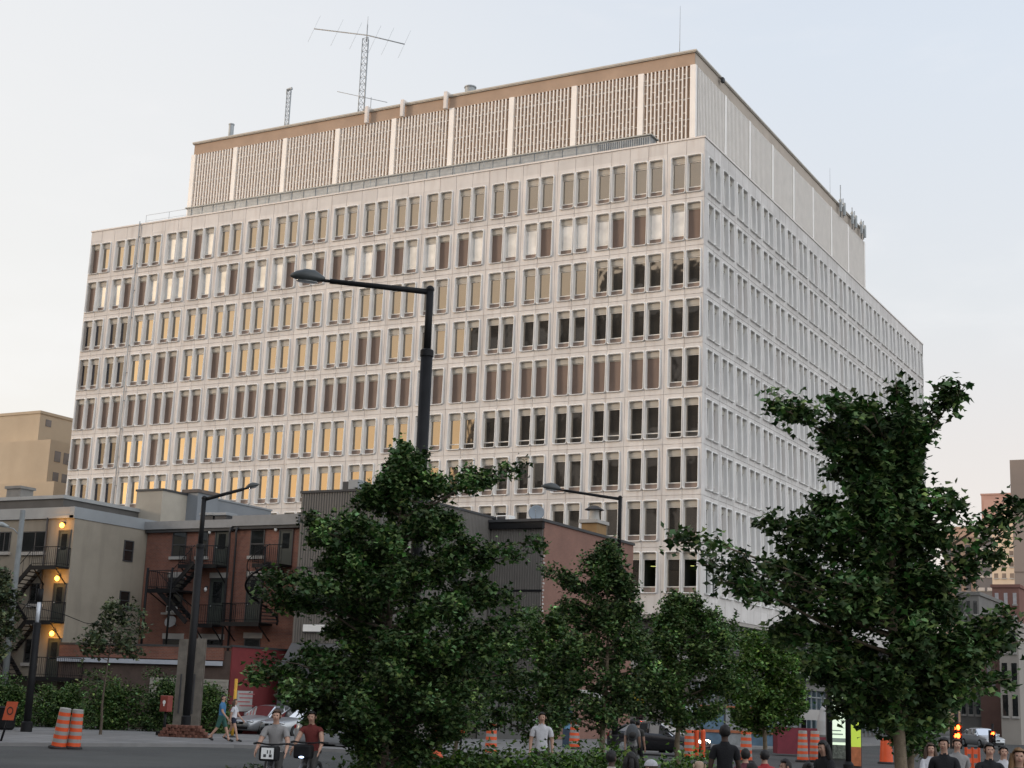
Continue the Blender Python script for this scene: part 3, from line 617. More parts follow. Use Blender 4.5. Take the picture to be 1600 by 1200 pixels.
p0 = aty(214, 768, 66.5); p1 = aty(240, 792, 66.5)
t = thing('roof_hut', 'small pale stucco box standing on the roof behind the beige house', 'roof hut', (p0[0]+1, 67.5, 10.8)); b = MB(); b.box(p0[0], p1[0]+.6, 66.5, 70, 10.8, p0[2]); t0 = b.build('wall', mat('pale_stucco', (.36, .325, .27), .9, .08, 1), t)
b = MB(); b.box(p0[0]-.06, p1[0]+.66, 66.44, 70.06, p0[2], p0[2]+.12); b.build('cap', CHARC, t)
# wall lamps over the doors
for i, ((x0, x1, z0, z1), lab) in enumerate(zip(dxs, ('glowing yellow wall lamp over the top back door of the beige house', 'glowing yellow wall lamp over the middle back door of the beige house', 'glowing yellow wall lamp over the lowest back door of the beige house'))):
    xm = (x0+x1)/2-.1; zl = z1+.34; t = thing('wall_lamp', lab, 'wall lamp', (xm, BY, zl), 'lamps over the back doors')
    b = MB(); b.box(xm-.06, xm+.06, BY-.06, BY, zl+.02, zl+.16); b.tube([(xm, BY-.03, zl+.12), (xm, BY-.20, zl+.15), (xm, BY-.20, zl+.08)], .02, 5); b.build('bracket', CHARC, t)
    b = MB(); b.ell((xm, BY-.20, zl-.04), (.125, .125, .14), 12, 8); b.build('globe', emit('sodium_globe', (1.0, .44, .06), 4.5), t)
    l = bpy.data.lights.new('door_lamp', 'POINT'); l.energy = 20; l.color = (1, .46, .09); l.shadow_soft_size = .12; lo = bpy.data.objects.new('bulb', l); COL.objects.link(lo); lo.parent = t; lo.location = (0, -.48, -.10)
# fire escape of the beige house
fe = thing('fire_escape', 'black zigzag steel fire escape on the back of the beige house', 'fire escape', (dxs[1][0]-1, BY-1, .1))
zs = [d[2] for d in dxs]
mx0, mx1 = aty(8, 925, BY)[0], aty(34, 925, BY)[0]
for i in range(3):
    x0, x1, z0, z1 = dxs[i]
    landing(fe, x0-(.9 if i < 2 else .3), x1+(.15 if i < 2 else 1.9), BY-.95, BY-.02, z0, 'fr' if i < 2 else 'fr')
for i in range(3):
    xt = dxs[i][0]-.9; zt = zs[i]; zb = zs[i+1] if i < 2 else .9; zm = (zt+zb)/2
    xm1 = aty(34 if i == 0 else 28 if i == 1 else 20, 925+i*86, BY)[0]
    if i < 2:
        landing(fe, xm1-1.5, xm1, BY-1.75, BY-.02, zm, 'fl')
        flight(fe, (xm1, BY-.12, zm), (xt, BY-.12, zt), .8); flight(fe, (dxs[i+1][0]-.9, BY-.95, zb), (xm1, BY-.95, zm), .8)
    else:
        flight(fe, (dxs[2][0]+.2, BY-.95, .15), (xm1, BY-.95, zs[2]), .8); landing(fe, xm1-.9, dxs[2][0]-.3, BY-.95, BY-.02, zs[2], 'l')
b = MB()
for px in (12, 33): xx = aty(px, 925, BY)[0]; b.tube([(xx, BY-1.75, .1), (xx, BY-1.75, zs[0])], .045, 6)
b.build('post', DARKM, fe)
# ---- red brick row house, in two halves
RY = 64.3; rx0 = aty(232, 822, RY)[0]; rxm = aty(368, 815, RY)[0]; rx1 = aty(471, 810, RY)[0]
def red_house(name, label, x0, x1, zt, capt):
    t = thing(name, label, 'house', ((x0+x1)/2, RY+4, 0)); b = MB(); b.box(x0, x1, RY, RY+12, 0, zt-.55); b.build('wall', BRICKR, t)
    b = MB(); b.box(x0, x1, RY-.22, RY+.3, zt-.62, zt-.45, 0); b.box(x0, x1, RY-.30, RY+.5, zt-.45, zt+capt, 1); b.build('cornice', [CHARC, mat('roof_metal', (.235, .235, .235), .55, .15, 1.2)], t)
    b = MB(); b.add([(x0, RY+.5, zt+capt-.02), (x1, RY+.5, zt+capt-.02), (x1, RY+12, zt+.5), (x0, RY+12, zt+.5)], [(0, 1, 2, 3)]); b.box(x0, x1, RY+.3, RY+11.9, zt-.6, zt-.1); b.build('roof', mat('grey_roof', (.20, .205, .21), .7, .12, 1), t); return t
red1 = red_house('brick_house', 'red brick house with straight fire escape and a grey sheet roof edge', rx0, rxm, 11.35, .0)
red2 = red_house('brick_house', 'red brick house with a curved spiral stair beside the grey corrugated house', rxm, rx1, 11.42, .12)
for par, (a, t_, c, d), k in ((red1, (271, 831, 290, 868), 0), (red1, (311, 831, 324, 868), 0), (red2, (393, 829, 412, 867), 0), (red1, (264, 904, 285, 948), 1), (red1, (256, 1000, 283, 1018), 1), (red1, (312, 1001, 346, 1013), 1), (red2, (383, 999, 405, 1020), 1)):
    x0, x1, z0, z1 = rectY(a, t_, c, d, RY); win_y(par, x0, x1, z0, z1, RY, (), .45, sill=SILL if d < 900 else None, lintel=SILL if k else mat('worn_lintel', (.16, .09, .065), .9), frame=CHARC)
dr = []
for par, (a, t_, c, d) in ((red1, (337, 830, 356, 884)), (red2, (437, 829, 456, 883)), (red1, (328, 905, 350, 976)), (red2, (386, 903, 407, 974))):
    x0, x1, z0, z1 = rectY(a, t_, c, d, RY); door_y(par, x0, x1, z0, z1, RY, lintel=SILL if d > 900 else None); dr.append((x0, x1, z0, z1))
for px in (361, 371):
    b = MB(); p = aty(px, 840, RY)[0]; b.tube([(p+.15, RY-.28, 10.9), (p+.12, RY-.3, 10.6), (p, RY-.1, 10.2), (p, RY-.1, 4.0)], .055, 6); b.build('downpipe', CHARC, red1 if px < 365 else red2)
for (px, py, lab) in ((328, 831, 'white bulb lamp beside the top door of the straight fire escape'), (321, 921, 'white bulb lamp beside the middle door of the straight fire escape'), (431, 827, 'white bulb lamp beside the top door of the spiral stair')):
    p = aty(px, py, RY-.12); t = thing('bulb_lamp', lab, 'wall lamp', (p[0], RY, p[2]), 'unlit white bulb lamps'); b = MB(); b.ell(p, (.09, .09, .13), 10, 8); b.build('globe', WHITE, t); b = MB(); b.box(p[0]-.06, p[0]+.06, RY-.1, RY, p[2]+.08, p[2]+.2); b.build('base', CHARC, t)
fr = thing('fire_escape', 'black steel fire escape with straight flights on the red brick house', 'fire escape', (dr[2][0]-1, RY-1, 3.9))
x0, x1, z0, z1 = dr[0]; lx0 = aty(298, 883, RY)[0]
landing(fr, lx0, x1+.1, RY-1.0, RY-.02, z0, 'flr')
ax0, ax1, az = aty(246, 921, RY-1)[0], aty(282, 921, RY-1)[0], aty(265, 922, RY-1)[2]
landing(fr, ax0, ax1+.4, RY-1.9, RY-.02, az, 'fl'); flight(fr, (ax1, RY-1.05, az), (aty(318, 884, RY-1)[0], RY-1.05, z0), .8)
zb2 = dr[2][2]; bxl = aty(300, 975, RY-1)[0]; landing(fr, bxl, dr[2][1]+.15, RY-1.0, RY-.02, zb2, 'fr'); flight(fr, (bxl+.3, RY-1.05, zb2), (aty(260, 925, RY-1)[0], RY-1.05, az), .8)
b = MB(); b.tube([(ax0, RY-1.9, 3.9), (ax0, RY-1.9, az+1.15)], .07, 6); b.tube([(ax1+.1, RY-1.9, 3.9), (ax1+.1, RY-1.9, az+1.15)], .06, 6); b.build('post', DARKM, fr)
sp = thing('spiral_stair', 'black steel spiral stair with small balconies on the red brick house', 'fire escape', (dr[3][1], RY-1, 3.9))
x0, x1, z0, z1 = dr[1]; landing(sp, x0-1.0, x1+.1, RY-1.0, RY-.02, z0, 'fl')
z2 = dr[3][2]; lx = aty(366, 980, RY)[0]; landing(sp, lx, dr[3][1]+.9, RY-1.15, RY-.02, z2, 'fl')
cx, cy = aty(405, 930, RY-1)[0]+.35, RY-1.2; b = MB(); b.tube([(cx, cy, z2-.1), (cx, cy, z0+.9)], .05, 6); b.build('post', DARKM, sp)
b = MB(); r = MB(); rp = []; n = 17
for k in range(n+1):
    a = R(60-300*k/n*-1); z = z0-(z0-z2)*k/n; rad = .95
    a = R(40+300*k/n); px, py = cx+rad*math.cos(a), cy-rad*math.sin(a)*.9
    b.add([(cx, cy, z), (cx+rad*math.cos(a-.16), cy-rad*.9*math.sin(a-.16), z), (cx+rad*math.cos(a+.16), cy-rad*.9*math.sin(a+.16), z), (cx, cy, z-.05), (cx+rad*math.cos(a-.16), cy-rad*.9*math.sin(a-.16), z-.05), (cx+rad*math.cos(a+.16), cy-rad*.9*math.sin(a+.16), z-.05)], [(0, 1, 2), (5, 4, 3), (1, 4, 5, 2), (0, 3, 4, 1), (2, 5, 3, 0)])
    rp.append((px, py, z)); r.tube([(px, py, z), (px, py, z+.95)], .014, 4)
b.build('tread', DARKM, sp); r.tube([(p[0], p[1], p[2]+.95) for p in rp], .025, 5); r.tube([(p[0], p[1], p[2]-.1) for p in rp], .06, 5); r.build('handrail', DARKM, sp)
p = aty(266, 971, RY-.5); t = thing('satellite_dish', 'small round grey satellite dish on the red brick wall', 'satellite dish', (p[0], RY, p[2]))
def dish(t, c, r, nrm, m):
    nrm = Vector(nrm).normalized(); a = nrm.cross(Vector((0, 0, 1))).normalized(); u = a.cross(nrm); b = MB(); n = 20; c = Vector(c)
    rings = [(0, -.18), (.5, -.14), (.85, -.04), (1, .02), (1, -.02), (.85, -.08), (.5, -.18), (0, -.22)]
    vs = [c+nrm*(h*r)+(a*math.cos(2*math.pi*k/n)+u*math.sin(2*math.pi*k/n))*(q*r) for q, h in rings for k in range(n)]
    b.add(vs, [(i*n+k, (i+1)*n+k, (i+1)*n+(k+1) % n, i*n+(k+1) % n) for i in range(len(rings)-1) for k in range(n)], 0, True); b.build('dish', m, t)
    b = MB(); b.tube([c-u*r*.8, c+nrm*r*.9], r*.03, 5); b.ell(c+nrm*r*.9, (r*.09,)*3, 8, 6); b.build('feed_arm', STEEL, t)
dish(t, p, .34, (.25, -.9, .35), mat('dish_grey', (.30, .30, .30), .5, .08, 2)); b = MB(); b.tube([(p[0], RY, p[2]-.2), (p[0], RY-.4, p[2])], .03, 6); b.build('bracket', STEEL, t)
x0, x1, z0, z1 = rectY(262, 947, 272, 957, RY-.3); t = thing('air_conditioner', 'white box air conditioner under a window of the red brick house', 'air conditioner', (x0, RY, z0)); b = MB(); b.bbox(x0, x1, RY-.45, RY, z0, z1, .02); b.build('case', WHITE, t); b = MB(); b.box(x0+.05, x1-.05, RY-.46, RY-.44, z0+.06, z1-.05); b.build('grille', CHARC, t); b = MB(); b.box(x0-.3, x1+.25, RY-.5, RY, z0-.12, z0-.01); b.build('shelf', SILL, t)
# ---- garage annexe in front of the red houses
GX1 = aty(361, 1050, 58.5)[0]; GX0 = bx1+.01; GZ = 4.0
ga = thing('garage_annexe', 'low brick garage with white strip, roller door and red painted side wall', 'garage', ((GX0+GX1)/2, 61, 0))
b = MB(); b.box(GX0, GX1-.02, 58.5, RY-.01, 0, GZ, 0); b.build('wall', mat('dark_brown_brick', (.085, .06, .05), .9, .2, 2, .3), ga)
b = MB(); zt = aty(300, 1030, 58.5)[2]; b.box(GX0, GX1-.5, 58.42, 58.5, zt-.02, GZ+.15); b.box(GX0, GX1-.02, 58.40, 58.8, GZ+.15, GZ+.25, 1); b.build('brick_band', [BRICKR, CHARC], ga)
b = MB(); za, zb = aty(330, 1040, 58.4)[2], aty(330, 1033, 58.4)[2]; b.box(GX0, GX1-.5, 58.30, 58.42, za, zb); b.build('white_strip', mat('pale_blue_white', (.40, .43, .48), .6, .06), ga)
b = MB(); x0, x1, z0, z1 = rectY(232, 1060, 354, 1128, 58.4); b.box(x0, x1, 58.38, 58.46, .02, z1)
for k in range(12): b.box(x0, x1, 58.36, 58.39, .1+k*(z1/12), .1+k*(z1/12)+.05)
b.build('roller_door', mat('cream_door', (.33, .31, .27), .7, .08, 1), ga)
b = MB(); b.box(GX1-.02, GX1+.06, 58.44, RY, 0, GZ+.2, 0); b.box(GX1-.1, GX1+.10, 58.4, RY, GZ+.2, GZ+.3, 1); b.build('side_wall', [REDP, CHARC], ga)
x = GX1+.08; b = MB(); b.box(x-.02, x+.03, 59.0, 60.2, 1.1, 2.1, 0); sg = thing('wall_notice', 'white parking notice board on the red painted wall', 'sign', (x, 59.6, .9)); b.build('board', mat('dull_board', (.34, .33, .32), .8, .1, 3), sg)
b = MB()
for k, (a, c) in enumerate(((.1, 1.35), (.2, 1.2), (.1, 1.0), (.25, 1.3))): b.box(x+.03, x+.036, 59.0+a*.8, 59.0+c, 1.92-k*.19, 1.98-k*.19)
b.build('lettering', mat('notice_letters', (.35, .10, .10), .8), sg)
# ---- grey roof structure with chimney behind the red cornice
sy = 69.0; s0, s1 = aty(238, 780, sy), aty(308, 780, sy); top = aty(245, 777, sy)[2]
sh = thing('roof_house', 'blue-grey sheet metal roof house with a tall chimney block', 'roof house', ((s0[0]+s1[0])/2, sy+3, 11))
b = MB(); yE = sy*1.0+7.3; b.box(s0[0], s1[0], sy, yE, 10.8, top); b.build('wall', mat('blue_grey_sheet', (.19, .205, .22), .55, .08, .6, metal=.1), sh)
b = MB(); b.box(s0[0]-.05, s1[0]+.06, sy-.06, yE+.06, top, top+.10); b.build('coping', GREYM, sh)
c0, c1 = aty(284, 768, sy-.3), aty(310, 768, sy-.3); b = MB(); b.box(c0[0], c1[0], sy-.3, sy+1.6, 10.8, c0[2]-.1); b.build('chimney', mat('blue_grey_sheet', (0, 0, 0)), sh); b = MB(); b.box(c0[0]+.1, c1[0]+.1, sy-.4, sy+1.7, c0[2]-.1, c0[2]+.10); b.build('chimney_cap', mat('brown_cap', (.13, .105, .09), .9), sh)
b = MB(); p = aty(269, 790, sy)[0]; b.tube([(p, sy-.1, 10.9), (p, sy-.1, top+.4)], .035, 5); b.build('pipe', GREYM, sh)
for px, lab in ((329, 'louvred grey roof vent nearer the chimney block'), (350, 'louvred grey roof vent farther from the chimney block')):
    p = aty(px, 806, 66.3); t = thing('roof_vent', lab, 'vent', (p[0], 66.3, 11.2), 'small roof vents'); b = MB(); b.box(p[0]-.42, p[0]+.42, 66.0, 66.8, 11.2, p[2]-.02); b.build('louvre', CHARC, t); b = MB(); b.bbox(p[0]-.5, p[0]+.5, 65.9, 66.9, p[2]-.02, p[2]+.16, .03); b.build('cap', GREYM, t)
# ---- grey corrugated houses and the pink brick end wall
VY = 62.0; vx0 = aty(472, 771, VY)[0]; vx1 = -41.39; VZ = 12.3; V2Y = 73.2; v2x = aty(850, 815, V2Y)[0]; V2Z = 12.05; EY = 85.6
def corr_y(b, x0, x1, z0, z1, Y, p=.16, d=.04):
    n = max(1, round((x1-x0)/p)); w = (x1-x0)/n
    for k in range(n):
        a = x0+k*w; pts = [(a, Y), (a+w*.32, Y), (a+w*.45, Y-d), (a+w*.87, Y-d), (a+w, Y)]
        for (xa, ya), (xb, yb) in zip(pts[:-1], pts[1:]): b.quad((xa, ya, z0), (xb, yb, z0), (xb, yb, z1), (xa, ya, z1))
def corr_x(b, y0, y1, z0, z1, X, p=.16, d=.04):
    n = max(1, round((y1-y0)/p)); w = (y1-y0)/n
    for k in range(n):
        a = y0+k*w; pts = [(a, X), (a+w*.32, X), (a+w*.45, X+d), (a+w*.87, X+d), (a+w, X)]
        for (ya, xa), (yb, xb) in zip(pts[:-1], pts[1:]): b.quad((xa, ya, z0), (xb, yb, z0), (xb, yb, z1), (xa, ya, z1))
cg = thing('corrugated_house', 'taller grey corrugated metal house with a dark ribbon window', 'house', ((vx0+vx1)/2, 67, 0))
b = MB(); b.box(vx0, vx1, VY+.06, EY, 0, VZ-.05); b.build('core_wall', CORR, cg)
b = MB(); zs1 = aty(480, 887, VY)[2]; b2 = MB()
corr_y(b, vx0, vx1, zs1+.04, VZ, VY); corr_y(b, vx0, vx1, 4.6, zs1-.04, VY); corr_x(b, VY, V2Y+.2, 3.5, VZ, vx1+.02); b.build('cladding', CORR, cg)
b = MB(); b.box(vx0-.05, vx1+.10, VY-.10, EY, VZ, VZ+.12); b.box(vx0, vx1+.07, VY-.06, VY+.02, zs1-.05, zs1+.05); b.build('trim', CHARC, cg)
for (a, t_, c, d) in ((492, 817, 548, 846), (478, 918, 522, 948)):
    x0, x1, z0, z1 = rectY(a, t_, c, d, VY); win_y(cg, x0, x1, z0, z1, VY-.07, (.5,))
for (ya, yb, za, zb) in ((69.0, 69.9, 8.2, 10.2), (64.2, 66, 8.2, 10.2)):
    b = MB(); b.box(vx1+.0, vx1+.075, ya, yb, za, zb); b.build('window', DGLASS, cg)
b = MB(); b.box(vx0-.02, vx1+.1, VY-.9, VY+.05, 0, 3.4); b.add([(vx0-.02, VY-.9, 3.4), (vx1+.1, VY-.9, 3.4), (vx1+.1, VY, 4.6), (vx0-.02, VY, 4.6), (vx0-.02, VY, 3.4), (vx1+.1, VY, 3.4)], [(0, 1, 2, 3), (0, 3, 4), (1, 5, 2)]); b.build('ground_floor', mat('slate_grey_skirt', (.085, .085, .088), .7, .12, 1), cg)
x0, x1, z0, z1 = rectY(474, 976, 508, 987, VY-.1); t = thing('white_board', 'blank white board low on the grey corrugated wall', 'sign', (x0, VY, z0)); b = MB(); b.bbox(x0, x1, VY-.16, VY-.05, z0, z1, .015); b.build('board', WHITE, t); b = MB(); b.box(x0-.04, x1+.04, VY-.13, VY-.045, z0-.05, z0-.005); b.build('ledge', CHARC, t)
bk = thing('brick_house', 'pink brick end-of-row house with a grey corrugated front', 'house', ((vx1+v2x)/2, 79, 0))
b = MB(); b.box(vx1+.1, v2x, V2Y+.06, EY, 0, V2Z-.05); b.build('side_wall', BRICKP, bk)
b = MB(); zq = aty(810, 923, V2Y)[2]; corr_y(b, vx1+.1, v2x-.02, zq+.05, V2Z-.42, V2Y); corr_y(b, vx1+.1, v2x-.02, 3.6, zq-.05, V2Y); b.build('cladding', CORR, bk)
b = MB(); b.box(vx1+.1, v2x+.03, V2Y-.25, V2Y+.05, V2Z-.42, V2Z-.05, 0); b.box(vx1+.1, v2x+.10, V2Y-.32, EY+.05, V2Z-.05, V2Z+.10, 1); b.box(vx1+.1, v2x, V2Y-.06, V2Y+.03, zq-.06, zq+.06, 0); b.build('fascia', [DARKM, CHARC], bk)
b = MB(); random.seed(3)
for k in range(26): b.box(v2x-.03, v2x+.012, V2Y+.06, V2Y+.12+.14*(k % 2)+.05*random.random(), 5.3+k*.19, 5.3+k*.19+.10)
b.build('mortar_quoins', mat('mortar_white', (.42, .39, .36), .9), bk)
b = MB(); b.box(vx1+.1, v2x+.06, V2Y-.6, V2Y+.05, .0, 2.9); b.build('base_wall', mat('grey_concrete_base', (.20, .195, .185), .85, .1, 1), bk)
b = MB(); b.box(vx1+.1, v2x+.02, V2Y-.05, V2Y+.05, 2.9, 3.6); b.build('shop_window', DGLASS, bk)
b = MB()
for k in range(2):
    xa = vx1+1.0+k*1.2; 
    for q in (0, .8): b.box(xa+q, xa+q+.05, V2Y-.64, V2Y-.6, .5, 2.4)
    b.box(xa, xa+.85, V2Y-.64, V2Y-.6, 2.4, 2.45); b.ell((xa+.42, V2Y-.62, 1.5), (.12, .03, .35), 10, 8); b.box(xa+.39, xa+.45, V2Y-.635, V2Y-.6, .5, 2.4)
b.build('iron_grille', DARKM, bk)
# graphics on the brick wall near the ground, the yellow banner
for ya, yb, z0, z1, nm, lab, m2 in ((75.3, 76.8, 2.0, 2.9, 'wall_panel', 'small white panel with dark scribbles on the pink brick wall', CHARC), (78.2, 82.4, 2.0, 2.9, 'wall_panel', 'long white panel with slanted dark bars on the pink brick wall', CHARC), (83.5, 85.2, 1.7, 2.7, 'wall_panel', 'lilac white panel with dark lettering at the end of the pink brick wall', mat('plum_letters', (.16, .07, .11), .8))):
    t = thing(nm, lab, 'sign', (v2x, (ya+yb)/2, z0)); b = MB(); b.box(v2x+.005, v2x+.03, ya, yb, z0, z1); b.build('board', mat('panel_white', (.42, .41, .38), .8, .1, 3), t); b = MB()
    n = int((yb-ya)/.28)
    for k in range(n): b.beam((v2x+.035, ya+.15+k*.27, z0+.12), (v2x+.035, ya+.3+k*.27, z1-.12), .07, .012)
    b.build('lettering', m2, t)
t = thing('yellow_banner', 'tall narrow yellow banner hanging at the end of the pink brick wall', 'banner', (v2x+.3, EY+.2, 1.8)); b = MB(); p = gnd(981, 1145)
b.box(v2x+.05, v2x+.9, EY+.12, EY+.16, 1.9, 4.0); b.build('cloth', mat('yellow_cloth', (.55, .40, .03), .8, .1, 2), t); b = MB(); b.tube([(v2x, EY+.14, 4.05), (v2x+1.0, EY+.14, 4.05)], .03, 6); b.build('rod', STEEL, t)
# dish, air conditioners, chimney on these roofs
p = aty(838, 801, V2Y+1.5); t = thing('satellite_dish', 'large pale blue satellite dish on the roof of the pink brick house', 'satellite dish', (p[0], V2Y+1.5, V2Z)); dish(t, p, .46, (.35, -.93, .25), mat('dish_blue', (.20, .235, .27), .5, .06, 2)); b = MB(); b.tube([(p[0], V2Y+1.75, V2Z+.05), (p[0], V2Y+1.65, p[2])], .05, 6); b.build('pole', STEEL, t)
x0, x1, z0, z1 = rectY(779, 806, 800, 814, V2Y+.8); t = thing('roof_air_conditioner', 'small white air conditioner on the roof edge beside the blue dish', 'air conditioner', (x0, V2Y+.8, V2Z)); b = MB(); b.bbox(x0, x1, V2Y+.5, V2Y+1.2, V2Z+.08, z1, .03); b.build('case', WHITE, t); b = MB(); b.box(x0+.08, x0+.62, V2Y+.48, V2Y+.52, V2Z+.16, z1-.06); b.build('grille', CHARC, t)
x0, x1, z0, z1 = rectY(549, 752, 565, 768, VY+1.5); t = thing('roof_air_conditioner', 'grey air conditioner pair on the taller corrugated roof', 'air conditioner', (x0, VY+1.5, VZ)); b = MB(); b.bbox(x0, x1, VY+1.2, VY+2, VZ+.12, z1+.05, .03); b.build('case', GREYM, t); b = MB(); b.bbox(x0-.5, x0-.04, VY+1.4, VY+2, VZ+.12, z1, .03); b.build('side_unit', CHARC, t)
x0, x1, z0, z1 = rectY(939, 818, 970, 846, 80.5); t0 = MB(); xr = v2x-.05; t0.box(xr-1.0, xr, 80.2, 81.6, V2Z-.5, V2Z+.75); ch = t0.build('chimney', mat('chimney_ochre', (.24, .15, .07), .9, .15, 2), bk)
b = MB(); b.box(xr-1.15, xr+.12, 80.05, 81.75, V2Z+.75, V2Z+.95); b.lathe([(.35, V2Z+.95), (.27, V2Z+1.55), (.32, V2Z+1.6)], (xr-.5, 80.9, 0), 10); b.build('chimney_cap', SILL, ch); b = MB(); b.lathe([(.62, V2Z+1.62), (.25, V2Z+1.85), (0, V2Z+1.9)], (xr-.5, 80.9, 0), 10); b.build('cowl', CHARC, ch)
# ---- far buildings
def grid_block(name, label, cat, x0, x1, y0, y1, z1, m, rows, cols, side='y', ww=.5, wh=.55, glass=DGLASS, z0=2.0, roof=None, wz=0, sills=False, X=None):
    t = thing(name, label, cat, ((x0+x1)/2, (y0+y1)/2, 0)); b = MB(); b.box(x0, x1, y0, y1, 0, z1); b.build('wall', m, t)
    b = MB(); b.box(x0-.15, x1+.15, y0-.15, y1+.15, z1, z1+.35); b.build('roof', roof or m, t)
    for s in side:
        L0, L1 = (x0, x1) if s == 'y' else (y0, y1)
        cw = (L1-L0)/cols; rh = (z1-z0)/rows
        for i in range(cols):
            for j in range(rows):
                a = L0+(i+.5-ww/2)*cw; c = z0+(j+.5-wh/2)*rh; b = MB()
                if s == 'y': b.box(a, a+ww*cw, y0-.04, y0+.02, c, c+wh*rh, 0); b.box(a-.08, a+ww*cw+.08, y0-.16, y0+.02, c-.2, c, 1)
                else: b.box(x1-.02, x1+.04, a, a+ww*cw, c, c+wh*rh, 0); b.box(x1-.02, x1+.16, a-.08, a+ww*cw+.08, c-.2, c, 1)
                b.build('window', [glass, SILL], t)
    return t
lx_, ly_ = -122.3, 115.0; lz = 31.1
lf = thing('ochre_building', 'large blank ochre building with few windows behind the left end of the tower', 'building', (lx_-20, ly_+20, 0))
OCH = mat('ochre_render', (.43, .35, .255), .9, .10, .18, .1, streak=(.35, (.4, .4, .05), (.35, .275, .195)))
b = MB(); b.box(lx_-60, lx_, ly_, ly_+26, 0, lz); b.build('wall', OCH, lf)
x2 = aty(79, 690, ly_-3)[0]; z2 = aty(70, 687, ly_-3)[2]; b = MB(); b.box(lx_-6, x2, ly_-3, ly_+30, 0, z2); b.build('lower_wing', OCH, lf)
x3 = aty(84, 760, ly_-3.5)[0]; z3 = aty(82, 752, ly_-3.5)[2]; b = MB(); b.box(lx_-8, x3, ly_-3.5, ly_+30, 0, z3); b.build('base_wing', OCH, lf)
b = MB(); b.box(lx_-60.1, lx_+.1, ly_-.1, ly_+26.1, lz, lz+.3); b.build('roof', OCH, lf)
for (px0, px1, pya, pyb, X) in ((71, 80, 656, 667, lx_), (85, 94.5, 705, 722, x2), (99, 108, 708, 726, x2), (82, 91, 738, 752, x2), (96, 105, 741, 755, x2)):
    a_, c_ = atx(px0, (pya+pyb)/2, X), atx(px1, (pya+pyb)/2, X); zt_, zb_ = atx((px0+px1)/2, pya, X)[2], atx((px0+px1)/2, pyb, X)[2]
    b = MB(); b.box(X-.05, X+.04, a_[1], c_[1], zb_, zt_); b.build('window', glassy('far_glass', (.10, .10, .11), .12), lf)
def pxw(x0, x1, D): return atd(x0, 1100, D)[0], atd(x1, 1100, D)[0]
def blk(name, label, cat, px0, px1, pytop, Y, depth, m, rows, cols, side='y', **k):
    p0 = aty(px0, pytop, Y); p1 = aty(px1, pytop, Y); return grid_block(name, label, cat, p0[0], p1[0], Y, Y+depth, p0[2], m, rows, cols, side, **k)
FG = glassy('far_glass', (.10, .10, .11), .12)
t = thing('tan_slab', 'tall blank tan slab building at the right edge of the view', 'building', (aty(1600, 900, 190)[0], 195, 0))
p = aty(1579, 719, 190); b = MB(); b.box(p[0], p[0]+34, 190, 215, 0, p[2]); b.build('wall', mat('tan_panels', (.42, .33, .27), .9, .06, .15), t)
b = MB()
for z in range(6, int(p[2]), 7): b.box(p[0]-.02, p[0]+34, 189.93, 190, z, z+.15)
b.box(p[0]-.1, p[0]+34, 189.9, 190, p[2]-5.6, p[2]-.0); b.build('band', mat('tan_bands', (.35, .275, .225), .9, .06, .3), t)
t = blk('salmon_tower', 'plain salmon pink tower rising behind the cream apartments', 'building', 1533, 1592, 774, 330, 30, mat('salmon_panels', (.38, .235, .195), .9, .07, .2), 1, 1, ww=.01, wh=.01)
p0, p1 = aty(1538, 815, 330), aty(1577, 780, 330); b = MB(); b.box(p0[0], p1[0], 329.8, 330, p0[2]-30, p0[2]+.5); b.box(p0[0], p1[0], 329.8, 330, p0[2]+1.2, p1[2]); b.build('facade_panel', mat('salmon_light', (.42, .265, .22), .9, .06, .2), t)
CR = mat('cream_stucco', (.56, .45, .34), .9, .06, .5)
t = blk('cream_apartments', 'tall cream apartment tower with small square windows beside the tan slab', 'building', 1549, 1586, 856, 262, 22, CR, 12, 3, ww=.5, wh=.42, glass=glassy('taupe_glass', (.20, .155, .125), .08), z0=8)
for k, (a, c, yt, dy) in enumerate(((1553, 1590, 838, 1.5), (1558, 1592, 812, 3), (1566, 1590, 800, 4.5), (1568, 1582, 790, 6))):
    p0, p1 = aty(a, yt, 262+dy), aty(c, yt, 262+dy); b = MB(); b.box(p0[0], p1[0], 262+dy, 280, 20, p0[2]); b.box(p0[0]-.3, p1[0]+.3, 262+dy-.3, 280, p0[2]-.2, p0[2]+.3); b.build('setback', CR, t)
blk('brown_midrise', 'brown midrise building with a stepped roof behind the big right tree', 'building', 1474, 1534, 842, 300, 25, mat('taupe_render', (.26, .20, .165), .9, .07, .3), 6, 4, glass=FG)
t = blk('rust_block', 'rust coloured roof block stepping up beside the brown midrise', 'building', 1478, 1524, 826, 304, 20, mat('rust_render', (.34, .24, .185), .9, .07, .3), 1, 1, ww=.01, wh=.01)
blk('charcoal_midrise', 'narrow charcoal building with pale balcony lines beside the cream apartments', 'building', 1524, 1552, 826, 292, 20, mat('charcoal_render', (.13, .125, .13), .8, .1, .3), 14, 2, glass=mat('pale_balcony', (.42, .40, .39), .7), ww=.7, wh=.2)
blk('grey_stone_house', 'grey stone house with white framed windows beside the traffic light', 'building', 1496, 1529, 930, 150, 12, mat('grey_stone', (.17, .165, .155), .9, .12, .8), 5, 3, glass=DGLASS)
t = blk('brick_wall_house', 'dark pink brick house with a pale painted mark on its blank wall', 'building', 1529, 1560, 968, 148, 14, mat('dusky_brick', (.20, .12, .10), .9, .12, .8), 1, 1, ww=.01, wh=.01)
